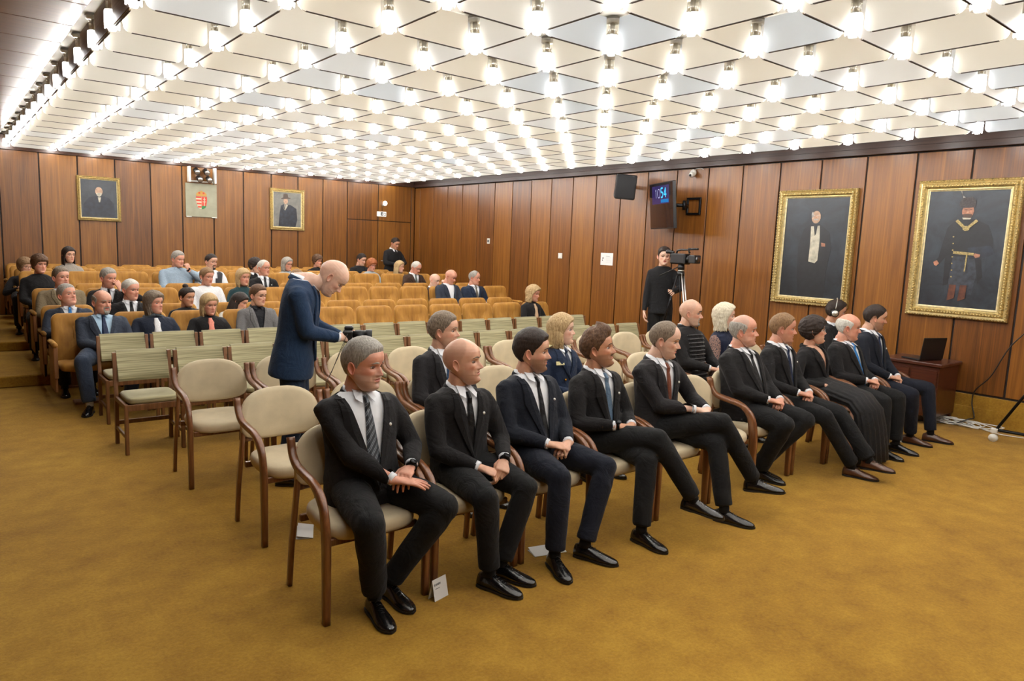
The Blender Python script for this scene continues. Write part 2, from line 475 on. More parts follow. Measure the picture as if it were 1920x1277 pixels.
# ------------------------------------------------------------------ lamps at the crossings
def lamp_proto():
    r = empty('ceiling_lamp', (0, 0, 0))
    MB().cyl((0, 0, 0.222), (0, 0, 0.24), 0.062, 0.052, 20).cyl((0, 0, 0.205), (0, 0, 0.222), 0.05, 0.062, 20).build('ceiling_rose', M_chrome, r)
    MB().cyl((0, 0, 0.125), (0, 0, 0.207), 0.036, 0.036, 16).build('sleeve', M_sleeve, r)
    MB().cyl((0, 0, 0.128), (0, 0, 0.206), 0.017, 0.017, 10).cyl((0, 0, 0.121), (0, 0, 0.128), 0.04, 0.04, 16).build('socket', M_chrome, r)
    g = MB()
    prof = [(0.044, 0.123), (0.047, 0.115), (0.047, 0.012), (0.043, 0.002)]
    g.rings([[(a * math.cos(t), a * math.sin(t), z) for t in [2*PI*k/18 for k in range(18)]] for a, z in prof], 0, True, (False, False))
    g.build('glass_shade', M_glass, r)
    b = MB()
    prof = [(0.012, 0.118), (0.020, 0.108), (0.031, 0.085), (0.034, 0.06), (0.030, 0.037), (0.018, 0.022), (0.004, 0.018)]
    b.rings([[(a * math.cos(t), a * math.sin(t), z) for t in [2*PI*k/8 for k in range(8)]] for a, z in prof], 0, True)
    b.build('bulb', M_bulb, r)
    return r
LP = lamp_proto(); first = True
LLAB = 'glowing glass cylinder lamp hanging at a crossing of the white ceiling boards'
for j in range(NY0, NY1 + 1):
    for i in range(NX0, NX1 + 1):
        if j < -3 and (i + j) % 2: continue
        if first: o = LP; first = False
        else: o = copy_tree(LP)
        o.location = (gx(i), gy(j), ZB - 0.004)
        tag(o, LLAB, 'ceiling lamp', 'clear glass ceiling lamps at the grid crossings', 'thing')
# ------------------------------------------------------------------ cream armchairs
def bez(pts, n=6):
    """Catmull-Rom through pts"""
    P = [Vector(p) for p in pts]; P = [2*P[0] - P[1]] + P + [2*P[-1] - P[-2]]
    out = []
    for i in range(1, len(P) - 2):
        for k in range(n):
            t = k / n; a, b, c, d = P[i-1], P[i], P[i+1], P[i+2]
            out.append(0.5 * ((2*b) + (-a + c)*t + (2*a - 5*b + 4*c - d)*t*t + (-a + 3*b - 3*c + d)*t**3))
    out.append(P[-2]); return out

def make_armchair():
    r = empty('armchair', (0, 0, 0))
    for s in (-1, 1):
        x = s * 0.268
        pts = bez([(x, -.235, 0), (x, -.232, .25), (x, -.226, .43), (x, -.19, .565), (x, -.10, .635), (x, .02, .655), (x, .125, .672), (x, .185, .72), (x, .212, .80)], 5)
        n = len(pts); rad = []
        for k, p in enumerate(pts):
            q = k / (n - 1)
            rad.append((0.017 if q < .4 else 0.019, 0.019 + 0.008 * math.sin(min(1, q / .5) * PI) if q < .5 else 0.017))
        MB().tube(pts, rad, 10, 0, True, up=(0, -1, 0), sq=.55).build('front_leg_and_arm', M_chairwood, r)
        x2 = s * 0.240
        pts = bez([(x2 + s*.026, .235, 0), (x2 + s*.022, .215, .22), (x2 + s*.012, .190, .44), (x2 + s*.002, .188, .60), (x2, .215, .745)], 5)
        MB().tube(pts, [(.012, .019)] * len(pts), 10, 0, True, up=(0, -1, 0), sq=.55).build('rear_leg', M_chairwood, r)
    # seat: rounded cushion
    mb = MB(); R = []
    def sec(t):  # outline superellipse
        a = 2*PI*t; c, s_ = math.cos(a), math.sin(a); e = .55
        return math.copysign(abs(c)**e, c), math.copysign(abs(s_)**e, s_)
    for (z, k, kk) in ((.395, .93, .93), (.398, .97, .97), (.415, 1.0, 1.0), (.440, 1.0, 1.0), (.456, .98, .98), (.466, .93, .93), (.472, .75, .8), (.474, .4, .4)):
        ring = []
        for j in range(32):
            u, v = sec(j / 32)
            w = .238 * (1.0 - .06 * v)
            ring.append((u * w * k, v * .232 * kk - .012 + .0, z - .012 * max(0, -v) ** 3))
        R.append(ring)
    mb.rings(R, 0, True); mb.build('seat', M_cream, r)
    MB().box((-.235, -.20, .362), (.235, -.175, .398), bev=.004).build('front_rail', M_chairwood, r); MB().box((-.235, .16, .362), (.235, .185, .398), bev=.004).build('rear_rail', M_chairwood, r)
    # backrest: domed oval pad, curved in plan
    mb = MB(); NA, NR = 40, 6
    def outline(a):
        c, s_ = math.cos(a), math.sin(a)
        x = .262 * math.copysign(abs(c) ** .72, c)
        z = (.178 if s_ > 0 else .138) * math.copysign(abs(s_) ** (.95 if s_ > 0 else .42), s_)
        return x, z
    def yc(x, z): return .225 + .16 * (z) - .55 * x * x
    zc = .665
    R = []
    prof = [(-.03, 0.0), (-.03, .5), (-.027, .85), (-.018, .97), (0, 1.0), (.014, .975), (.021, .9), (.024, .5), (.024, 0.0)]
    for d, k in prof:
        k = max(k, .01); ring = []
        for j in range(NA):
            x, z = outline(2*PI*j/NA); x *= k; z *= k
            ring.append((x, yc(x, z) + d, zc + z))
        R.append(ring)
    mb.rings(R, 0, True); mb.build('backrest', M_cream, r)
    mb = MB(); pts = [(x, yc(x, -.10) + .016, .535) for x in [(-.235 + .47 * k / 10) for k in range(11)]]
    mb.tube(pts, [(.009, .018)] * 11, 8, 0, True, up=(0, 0, 1)); mb.build('back_rail', M_chairwood, r)
    return r
AP = make_armchair(); usedA = [False]
def place_armchair(x, y, label, group, rz=0.0):
    if not usedA[0]: o = AP; usedA[0] = True
    else: o = copy_tree(AP)
    o.location = (x, y, 0); o.rotation_euler = (0, 0, rz)
    return tag(o, label, 'chair', group)
ROWA = [1.60 + .5875 * k for k in range(11)]
rr = random.Random(3)
ANAME = ['grey-haired man in a striped tie', 'shaven-headed man crossing his ankles', 'dark-haired man in a navy suit', 'man with a moustache and a wrist watch', 'man in a brown tie',
         None, 'balding man in a black suit', 'short-haired man in a dark blue tie', 'woman in a black pleated skirt', 'balding man in a bright blue tie', 'young man in brown shoes']
YA = 3.18
for k, x in enumerate(ROWA):
    lab = 'cream armchair in the front row under the ' + ANAME[k] if ANAME[k] else 'empty cream armchair in the front row between the seated people'
    place_armchair(x, YA + (0.04 if k > 5 else 0), lab, 'cream armchairs of the front row', 0.02 * rr.uniform(-1, 1))
ROWB = [1.66 + .585 * k for k in range(11)]
for k, x in enumerate(ROWB):
    occ = {2: 'cream armchair under the dark-suited man of the second row', 4: 'cream armchair under the woman in the naval uniform', 7: 'cream armchair under the man in the braided black jacket', 8: 'cream armchair under the woman with platinum hair'}
    if k in occ: lab = occ[k]
    elif k == 0: lab = 'empty cream armchair at the aisle end of the second row'
    else: lab = 'empty cream armchair further along the second row, behind the front row'
    g = 'cream armchairs of the second row' if k in occ or k == 0 else 'empty cream armchairs along the second row'
    place_armchair(x, 4.19 + rr.uniform(-.02, .02), lab, g, 0.03 * rr.uniform(-1, 1))
ROWC = [1.58 + .584 * k for k in range(10)]
for k, x in enumerate(ROWC):
    lab = 'empty cream armchair at the aisle end of the third row' if k == 0 else 'empty cream armchair further along the third row'
    place_armchair(x, 5.39 + rr.uniform(-.02, .02), lab, 'empty cream armchairs of the third row' if k == 0 else 'empty cream armchairs along the third row', 0.03 * rr.uniform(-1, 1))

# ------------------------------------------------------------------ green side chairs
def make_sidechair():
    r = empty('side_chair', (0, 0, 0)); W = .212
    for s in (-1, 1):
        x = s * W
        MB().box((x - .014, -.215, 0), (x + .014, -.18, .415), bev=.003).build('leg', M_chairwood2, r)
        mb = MB(); mb.tube([(x, .20, 0), (x, .195, .42), (x, .225, .775)], [(.0165, .02)] * 3, 4, 0, False, up=(0, -1, 0)); 
        R = [[(x + sx*.014, y + sy*.02, z) for sx, sy in ((-1, -1), (1, -1), (1, 1), (-1, 1))] for y, z in ((.205, 0), (.195, .42), (.232, .775))]
        MB().rings(R, 0, False).build('rear_leg', M_chairwood2, r)
        MB().box((x - .011, -.18, .375), (x + .011, .18, .412), bev=.002).build('side_rail', M_chairwood2, r)
        MB().box((x - .009, -.18, .13), (x + .009, .185, .158), bev=.002).build('stretcher', M_chairwood2, r)
    MB().box((-W + .014, -.21, .36), (W - .014, -.19, .41), bev=.002).build('front_rail', M_chairwood2, r)
    MB().box((-W + .014, .188, .165), (W - .014, .205, .20), bev=.002).build('stretcher', M_chairwood2, r)
    mb = MB(); R = []
    for z, k in ((.412, .96), (.42, 1.0), (.445, 1.0), (.458, .97), (.463, .85)):
        ring = []
        for j in range(28):
            a = 2*PI*j/28; c, s_ = math.cos(a), math.sin(a); e = .3
            u = math.copysign(abs(c)**e, c); v = math.copysign(abs(s_)**e, s_)
            ring.append((u * .196 * k, v * .195 * k - .012, z))
        R.append(ring)
    mb.rings(R, 0, True); mb.build('seat', M_green, r)
    mb = MB(); R = []
    for x, d in ((-.197, 0), (-.19, .003), (-.1, .012), (0, .016), (.1, .012), (.19, .003), (.197, 0)):
        y0 = .212 + d
        R.append([(x, y0 + .045 * q[1] + q[0], .665 + .126 * q[1]) for q in ((-.016, -1), (-.018, -.6), (-.018, .9), (-.012, .985), (0, 1.0), (.012, .985), (.014, .9), (.014, -.6), (.012, -1))])
    mb.rings(R, 0, True); mb.build('backrest', M_green, r)
    return r
SP = make_sidechair(); used = False
for row, (x0, x1, y) in enumerate(((1.08, 7.67, 6.43), (1.13, 7.70, 7.54))):
    n = 14; p = (x1 - x0) / n
    for k in range(n):
        if not used: o = SP; used = True
        else: o = copy_tree(SP)
        o.location = (x0 + p * (k + .5), y + rr.uniform(-.012, .012), 0); o.rotation_euler = (0, 0, rr.uniform(-.015, .015))
        nm = ('nearer', 'farther')[row]
        if k == 0: lab = 'green upholstered wooden chair at the aisle end of the %s row of such chairs' % nm; g = 'aisle end green chairs'
        elif k == n - 1: lab = 'green upholstered wooden chair at the wall end of the %s row of such chairs' % nm; g = 'wall end green chairs'
        else: lab = 'green upholstered wooden chair inside the %s row of such chairs' % nm; g = 'green wooden chairs inside the %s row' % nm
        tag(o, lab, 'chair', g)

# ------------------------------------------------------------------ fixed velvet seating
ROWY = [8.70, 9.63, 10.56, 11.46, 12.32, 13.15, 14.0, 14.78]
ROWL = [0, 0, .13, .13, .255, .255, .255, .255]
def make_seat():
    r = empty('auditorium_seat', (0, 0, 0)); W = .266
    mb = MB(); R = []; n = 15
    # outline of the back pad: rounded upper corners
    out = [(-W + .015, .40), (-W + .003, .42)]
    out += [(-W, .60), (-W + .004, .80)]
    for k in range(7): a = PI - (PI/2) * k / 6; out.append((-W + .078 + .074 * math.cos(a), .832 + .074 * math.sin(a)))
    o2 = out[:]; out = o2 + [(-x, z) for x, z in o2[::-1]]
    cx, cz = 0, .65
    for d, k in ((-.075, .0), (-.075, .55), (-.07, .86), (-.055, .96), (-.03, 1.0), (.01, 1.0), (.028, .96), (.032, .0)):
        k = max(k, .01)
        R.append([(cx + (x - cx) * k, .0 + d + .20 * (z - .65) - .02 * (1 - ((x / W) ** 2)) * 0, cz + (z - cz) * k) for x, z in out])
    mb.rings(R, 0, True)
    # stitched channels and buttons on the front
    for q in (-.075, -.025, .025, .075):
        mb.tube([(q, -.077 + .20 * (z - .65), z) for z in (.50, .6, .7, .78)], [.002, .004, .004, .002], 6, 0, True)
    mb.build('backrest', M_velvet, r)
    mb = MB(); R = []
    for z, k in ((.36, .8), (.37, .95), (.395, 1.0), (.42, 1.0), (.445, .96), (.455, .8), (.458, .3)):
        ring = []
        for j in range(28):
            a = 2*PI*j/28; c, s_ = math.cos(a), math.sin(a); e = .45
            u = math.copysign(abs(c)**e, c); v = math.copysign(abs(s_)**e, s_)
            ring.append((u * .245 * k, v * .235 * k - .27 , z - .02 * max(0, v)))
        R.append(ring)
    mb.rings(R, 0, True); mb.build('seat', M_velvet, r)
    MB().box((-.03, -.33, 0), (.03, -.20, .37), bev=.005).box((-.12, -.36, 0), (.12, -.17, .02), bev=.004).build('pedestal', M_benchwood, r)
    return r
def arm_mesh():
    mb = MB()
    mb.box((-.013, -.44, .16), (.013, -.02, .60), 0, .006)
    mb.box((-.020, -.46, .30), (.020, -.42, .62), 0, .006)
    mb.tube([(0, -.47, .628), (0, -.45, .64), (0, -.2, .64), (0, -.02, .632)], [(.018, .018), (.0235, .024), (.0235, .024), (.022, .02)], 12, 1, True, up=(0, 0, 1))
    return mb.mesh('armrest', [M_benchwood, M_velvet])
SE = make_seat(); AM = arm_mesh(); used = False
SX0, SP_ = 0.845, .5785
NS = [12, 12, 13, 13, 13, 12, 12, 12]
for rw, (y, lv) in enumerate(zip(ROWY, ROWL)):
    x0 = SX0
    for k in range(NS[rw]):
        if not used: o = SE; used = True
        else: o = copy_tree(SE)
        o.location = (x0 + SP_ * (k + .5), y, lv)
        a = link('armrest', AM, o); a.location = (-SP_ / 2 + .006, 0, 0)
        if k == NS[rw] - 1: a = link('armrest', AM, o); a.location = (SP_ / 2 - .002, 0, 0)
        ordn = ['first', 'second', 'third', 'fourth', 'fifth', 'sixth', 'seventh', 'last'][rw]
        if k == 0: lab = 'ochre velvet fixed seat at the aisle end of the %s auditorium row' % ordn; g = 'aisle seats of the auditorium'
        else: lab = 'ochre velvet fixed seat inside the %s auditorium row from the front' % ordn; g = 'velvet seats of the %s row' % ordn
        tag(o, lab, 'seat', g)
# ------------------------------------------------------------------ people
SKC = {'a': ('fair', (214, 170, 146)), 'b': ('ruddy', (210, 156, 134)), 'c': ('tan', (194, 146, 118)), 'd': ('pale', (224, 188, 168))}
STC = {None: (150, 112, 92), 'grey': (168, 150, 138), 'dark': (74, 54, 42), 'brown': (104, 74, 52), 'fair': (150, 116, 88), 'faintgrey': (176, 146, 128)}
_sk = {}
def skin_mat(k, st=None):
    """skin with soft shaved-hair tint (attribute 'stubble') and colour of cheeks, nose and ears (attribute 'blush')"""
    if (k, st) in _sk: return _sk[(k, st)]
    nm, c = SKC[k]
    m, t, b = nt(nm + '_skin')
    f = noise_tex(t, coords(t), 22, 4, 0.6)
    base = ramp(t, f, [(0.3, lin((c[0]*.95, c[1]*.90, c[2]*.88))), (0.62, lin((min(255, c[0]*1.03), c[1]*1.02, c[2]*1.0)))])
    out = base
    for attr, col in (('blush', (c[0]*.96, c[1]*.74, c[2]*.70)), ('stubble', STC[st])):
        at = N(t, 'ShaderNodeAttribute'); at.attribute_name = attr
        mx = N(t, 'ShaderNodeMix'); mx.data_type = 'RGBA'
        t.links.new(at.outputs['Fac'], mx.inputs[0]); t.links.new(out, mx.inputs[6]); mx.inputs[7].default_value = lin(col)
        out = mx.outputs[2]
    t.links.new(out, b.inputs['Base Color'])
    b.inputs['Roughness'].default_value = 0.42; b.inputs['Specular IOR Level'].default_value = 0.4
    b.inputs['Subsurface Weight'].default_value = 0.12; b.inputs['Subsurface Radius'].default_value = (.012, .005, .003); b.inputs['Subsurface Scale'].default_value = 1.0
    _sk[(k, st)] = m
    return m
SKIN = {k: skin_mat(k) for k in SKC}
LIPS = {k: plain('lips_' + n, c, 0.45) for k, n, c in (('a', 'fair', (188, 116, 98)), ('b', 'ruddy', (180, 104, 88)), ('c', 'tan', (162, 98, 78)), ('d', 'pale', (196, 108, 100)))}
M_mouth = plain('mouth_line', (92, 44, 38), 0.6)
M_lid = plain('dark_eyelid', (104, 66, 50), 0.5)
M_eye = plain('eye_white', (214, 206, 198), 0.2); M_iris = plain('iris', (46, 36, 30), 0.15)
def hair_mat(name, dark, light, sc=(70, 70, 12), rough=0.55):
    m, t, b = nt(name)
    f = noise_tex(t, coords(t, sc), 2.6, 5, 0.7, 0.6)
    t.links.new(ramp(t, f, [(0.36, lin(dark)), (0.62, lin(light))]), b.inputs['Base Color'])
    b.inputs['Roughness'].default_value = rough; b.inputs['Specular IOR Level'].default_value = 0.3
    bump(t, b, f, 0.6, 0.006)
    return m
HAIR = {'grey': hair_mat('grey_hair', (110, 104, 98), (176, 170, 160)), 'white': hair_mat('white_hair', (168, 162, 150), (224, 220, 210)),
        'dark': hair_mat('dark_hair', (18, 13, 11), (50, 36, 28)), 'brown': hair_mat('brown_hair', (52, 34, 22), (104, 74, 50)),
        'lbrown': hair_mat('light_brown_hair', (92, 66, 44), (148, 116, 82)), 'blonde': hair_mat('blonde_hair', (138, 108, 70), (206, 178, 132), (60, 60, 8)),
        'plat': hair_mat('platinum_hair', (186, 172, 142), (236, 228, 206), (60, 60, 8)), 'red': hair_mat('red_hair', (116, 58, 28), (176, 104, 58)),
        'stub': hair_mat('stubble_hair', (96, 76, 62), (140, 114, 94)), 'gbrown': hair_mat('greying_brown_hair', (72, 58, 46), (138, 122, 104)),
        'sgrey': hair_mat('short_grey_hair', (150, 122, 104), (188, 162, 142)), 'sdark': hair_mat('dark_stubble', (122, 88, 68), (160, 120, 96))}
def cloth(name, c, rough=0.85, sheen=0.04, b=0.35, sc=7, fine=260, spec=0.25):
    m, t, bs = nt(name)
    v = coords(t)
    f = noise_tex(t, v, fine, 2)
    t.links.new(ramp(t, f, [(0.3, lin([x * .84 for x in c])), (0.7, lin([min(255, x * 1.12) for x in c]))]), bs.inputs['Base Color'])
    bs.inputs['Roughness'].default_value = rough; bs.inputs['Sheen Weight'].default_value = sheen; bs.inputs['Specular IOR Level'].default_value = spec
    bump(t, bs, noise_tex(t, v, sc, 4, 0.55, 1.2), b, 0.05)
    return m
CL = {}
def C_(name, c, **k):
    if name not in CL: CL[name] = cloth(name, c, **k)
    return CL[name]
BLK = C_('black_wool', (21, 19, 20)); CHAR = C_('charcoal_wool', (30, 28, 30)); NAVY = C_('dark_navy_wool', (18, 22, 32)); BLUEN = C_('blue_navy_wool', (26, 46, 72))
SHW = plain('white_shirt_cotton', (232, 234, 238), 0.75, bmp=.5, bscale=9); SHB = plain('light_blue_shirt_cotton', (172, 200, 222), 0.75, bmp=.5, bscale=9); CL['white_shirt_cotton'] = SHW
BLKT = C_('black_trouser_wool', (17, 17, 18)); NAVT = C_('navy_trouser_wool', (18, 22, 34))
M_tieblk = C_('black_tie_silk', (18, 18, 20), rough=0.5); M_tienavy = C_('navy_tie_silk', (22, 36, 66), rough=0.5); M_tiebr = C_('brown_tie_silk', (110, 60, 42), rough=0.5)
M_tiebl = C_('blue_tie_silk', (40, 112, 176), rough=0.5); M_tieslate = C_('slate_blue_tie_silk', (84, 106, 128), rough=0.5)
def stripe_tie():
    m, t, b = nt('striped_tie_silk')
    w = N(t, 'ShaderNodeTexWave'); w.inputs['Scale'].default_value = 13; w.bands_direction = 'DIAGONAL'; w.inputs['Distortion'].default_value = 0
    mp = N(t, 'ShaderNodeMapping'); mp.inputs['Scale'].default_value = (1.6, 0, -1.2)
    c = N(t, 'ShaderNodeTexCoord'); t.links.new(c.outputs['Object'], mp.inputs['Vector']); t.links.new(mp.outputs[0], w.inputs['Vector'])
    t.links.new(ramp(t, w.outputs['Fac'], [(0.0, lin((30, 34, 40))), (0.62, lin((44, 50, 58))), (0.8, lin((150, 156, 160))), (0.95, lin((60, 66, 74)))]), b.inputs['Base Color'])
    b.inputs['Roughness'].default_value = 0.5
    return m
M_tiestripe = stripe_tie()

M_braid = plain('black_silk_braid', (30, 29, 32), 0.35, sheen=.3)
M_goldbraid = plain('gold_white_braid', (206, 188, 140), 0.45, var=.3, vscale=180)
M_gold = plain('gold_button', (200, 150, 60), 0.25, metal=1.0)
def lace():
    m, t, b = nt('navy_lace')
    v = N(t, 'ShaderNodeTexVoronoi'); v.inputs['Scale'].default_value = 120; v.feature = 'DISTANCE_TO_EDGE'
    t.links.new(coords(t), v.inputs['Vector'])
    t.links.new(ramp(t, v.outputs['Distance'], [(0.10, lin((24, 28, 44))), (0.22, lin((190, 146, 124)))]), b.inputs['Base Color'])
    b.inputs['Roughness'].default_value = .8
    return m
M_lace = lace()
def smoothstep(a, b, x):
    t = np.clip((x - a) / (b - a), 0, 1); return t * t * (3 - 2 * t)
def interp(x, xs, ys): return float(np.interp(x, xs, ys))

# --- head: horizontal rings, z=0 chin, y=0 ear line, face towards -y
ZN = np.array([-.004, .000, .008, .016, .025, .034, .042, .050, .057, .064, .071, .078, .086, .094, .102, .110, .118, .126, .134, .144, .156, .168, .180, .192, .203, .213, .221, .227, .231, .2335])
def head_profile(z):
    yf = np.interp(z, [-.004, 0, .008, .018, .030, .050, .078, .094, .110, .118, .128, .138, .150, .168, .185, .200, .214, .224, .230, .2335],
                   [-.056, -.070, -.080, -.0850, -.0855, -.0855, -.0845, -.083, -.0815, -.0815, -.085, -.0895, -.0930, -.0915, -.084, -.072, -.053, -.034, -.018, -.003])
    yb = np.interp(z, [-.004, 0, .012, .026, .042, .058, .072, .086, .10, .12, .14, .16, .18, .20, .215, .226, .231, .2335],
                   [-.030, -.025, -.008, .008, .024, .046, .066, .082, .092, .101, .102, .098, .089, .073, .055, .034, .02, .004])
    w = np.interp(z, [-.004, 0, .01, .02, .035, .05, .07, .09, .11, .13, .15, .17, .185, .20, .213, .223, .230, .2335],
                  [.024, .034, .044, .0505, .0565, .0610, .0655, .0690, .0715, .0740, .0755, .0735, .069, .0605, .049, .035, .020, .004])
    return yf, yb, w
def head_point(z, t, P):
    """t 0 = front centre, pi = back, sign by caller"""
    yf, yb, w = head_profile(z)
    jaw = P.get('jaw', 1.0)
    w = w * P.get('w', 1.0) * (1 + (jaw - 1) * max(0, 1 - z / .08))
    yc = min(.006, (yf + yb) / 2 + .012)
    c, s = math.cos(t), math.sin(t)
    if c > 0: y = yc - (yc - yf) * (abs(c) ** (.88 if z > .03 else .95))
    else: y = yc + (yb - yc) * (abs(c) ** .95)
    x = w * (abs(s) ** (.88 if z > .05 else .98))
    if z < .055 and c > 0: x *= 1 - .30 * (1 - z / .055) * c
    fat = P.get('fat', 0)
    if fat and z < .1: 
        x += fat * .010 * max(0, s) * (1 - abs(z - .045) / .06 if abs(z - .045) < .06 else 0)
    return x, y
def face_relief(x, y, z, P):
    """displacement (dy) of features on the front"""
    if y > -.03: return 0.0
    g = lambda v, s: math.exp(-(v / s) ** 2)
    ax = abs(x); d = 0.0
    nl = P.get('nose', 1.0)
    ridge = np.interp(z, [.070, .076, .083, .092, .104, .116, .126, .134], [0, .012, .0285, .0255, .0175, .0095, .0045, 0.0]) * nl
    sg = np.interp(z, [.074, .083, .094, .110, .13], [.0135, .0125, .0085, .0070, .010])
    d -= ridge * g(x, sg)
    d -= .006 * nl * g(ax - .012, .006) * g(z - .080, .006)
    d += .0120 * g(ax - .031, .0150) * g(z - .1165, .0100)          # eye sockets
    d += .004 * g(ax - .014, .006) * g(z - .118, .01)
    d -= .0058 * g(ax - .028, .020) * g(z - .1335, .0068)             # brow
    d -= .0050 * g(ax - .046, .016) * g(z - .094, .014)              # cheek
    d += .0035 * g(ax - .034, .006) * g(z - .066, .014)              # fold
    d -= .0062 * g(x, .021) * g(z - .0650, .0050)                     # lips
    d -= .0058 * g(x, .018) * g(z - .0505, .0048)
    d += .0030 * g(x, .020) * g(z - .0385, .006)
    d += .0045 * g(x, .022) * g(z - .0575, .0017)                    # mouth
    d += .0025 * g(x, .004) * g(z - .071, .004)
    d -= .0085 * g(x, .019) * g(z - .021, .0125)                      # chin
    return d
NT = 72
def head_rows(P, offset=None, zs=None, nt_=NT):
    zs = zs if zs is not None else np.concatenate([np.linspace(-.004, .14, 58), np.linspace(.143, .2335, 24)])
    rows = []
    for z in zs:
        row = []
        for j in range(nt_):
            a = 2 * PI * j / nt_
            sgn = 1 if a <= PI else -1
            t = a if a <= PI else 2 * PI - a
            # denser in front
            t = PI * (t / PI) ** 1.25
            x, y = head_point(z, t, P); x *= sgn
            y += face_relief(x, y, z, P)
            row.append((x, y, z, t))
        rows.append(row)
    return zs, rows
def head_mesh(mb, P, T, skin=0, lip=1, mouth=2, coarse=False):
    zs = None
    if coarse: zs = np.concatenate([np.linspace(-.004, .14, 34), np.linspace(.146, .2335, 14)])
    n = 44 if coarse else NT
    zs, rows = head_rows(P, zs=zs, nt_=n)
    vs = [T @ Vector(p[:3]) for r in rows for p in r]
    fl = {skin: [], lip: [], mouth: []}
    for i in range(len(rows) - 1):
        for j in range(n):
            k = (j + 1) % n
            p = rows[i][j]; q = rows[i+1][k]; x = (p[0] + q[0]) / 2; z = (p[2] + q[2]) / 2; t = (p[3] + q[3]) / 2
            mi = skin
            lw = .0235
            if p[1] < -.06 and abs(x) < lw:
                up = .0575 + .0105 * (1 - (abs(x) / lw) ** 1.6); dn = .0575 - .0105 * (1 - (abs(x) / lw) ** 2)
                if abs(z - .0575) < .0012: mi = mouth
                elif dn < z < up: mi = lip
            fl[mi].append((i*n+j, i*n+k, (i+1)*n+k, (i+1)*n+j))
    fl[skin].append(tuple(range(n))[::-1]); fl[skin].append(tuple((len(rows)-1)*n + j for j in range(n)))
    b = len(mb.v); mb.v.extend([tuple(v) for v in vs])
    for mi, fs in fl.items():
        for f in fs: mb.f.append(tuple(i + b for i in f)); mb.m.append(mi); mb.s.append(True)
    # ears
    for s in (-1, 1):
        R = []
        Te = T @ Matrix.Translation((s * .0745 * P.get('w', 1.0), .012, .103)) @ Matrix.Rotation(s * -.38, 4, 'Z') @ Matrix.Rotation(-.18, 4, 'X')
        for (xo, k) in ((-.004, .80), (.004, .95), (.009, 1.0), (.012, .93), (.010, .78), (.004, .6), (.003, .1)):
            ring = []
            for j in range(14):
                a = 2*PI*j/14; yy = .0165 * math.cos(a); zz = .031 * math.sin(a)
                if zz < 0: yy = yy * (1 - .35 * (-zz / .031)) - .003 * (-zz / .031)
                ring.append(Te @ Vector((s * xo, yy * k, zz * k)))
            R.append(ring)
        mb.rings(R, skin, True)
    return mb
def cap_mesh(P, T, dfun, zmin=-.004, noise_amp=.0, seed=0, mats=None, name='hair', parent=None, ztop=1.0, n=64, step=40):
    """shell over the head; dfun(x,y,z,t)-> outward offset (negative = hidden under the skin)"""
    zs = np.concatenate([np.linspace(max(zmin, -.004), .19, step), np.linspace(.195, .2335, 12)])
    zs, rows = head_rows(P, zs=zs, nt_=n)
    c = Vector((0, .01, .13)); R = []; rs = random.Random(seed); msk = []
    for row in rows:
        ring = []; mr = []
        for (x, y, z, t) in row:
            p = Vector((x, y, z)); dr = (p - c).normalized()
            d = dfun(x, y, z, t)
            mr.append(d > -.0005)
            if noise_amp and d > 0: d += noise_amp * (noise.noise(Vector((x * 90, y * 45, z * 60 + seed))) + .5 * noise.noise(Vector((x * 220, y * 90, z * 150 + seed)))) * min(1, d / .006)
            ring.append(T @ (p + dr * d))
        R.append(ring); msk.append(mr)
    mb = MB(); vs = [p for r in R for p in r]; fs = []
    for i in range(len(R) - 1):
        for j in range(n):
            k = (j + 1) % n
            if msk[i][j] or msk[i][k] or msk[i+1][j] or msk[i+1][k]:
                fs.append((i*n+j, i*n+k, (i+1)*n+k, (i+1)*n+j))
    if not fs: return None
    if msk[-1][0]: fs.append(tuple((len(R)-1)*n + j for j in range(n)))
    mb.add(vs, fs, 0, True)
    me = bpy.data.meshes.new(name); me.from_pydata(mb.v, [], mb.f); me.materials.append(mats)
    me.polygons.foreach_set('use_smooth', [True] * len(me.polygons))
    bm = bmesh.new(); bm.from_mesh(me)
    bmesh.ops.delete(bm, geom=[v for v in bm.verts if not v.link_faces], context='VERTS')
    bm.to_mesh(me); bm.free()
    return link(name, me, parent)
def ss(a, b, x):
    t = min(1, max(0, (x - a) / (b - a))); return t * t * (3 - 2 * t)
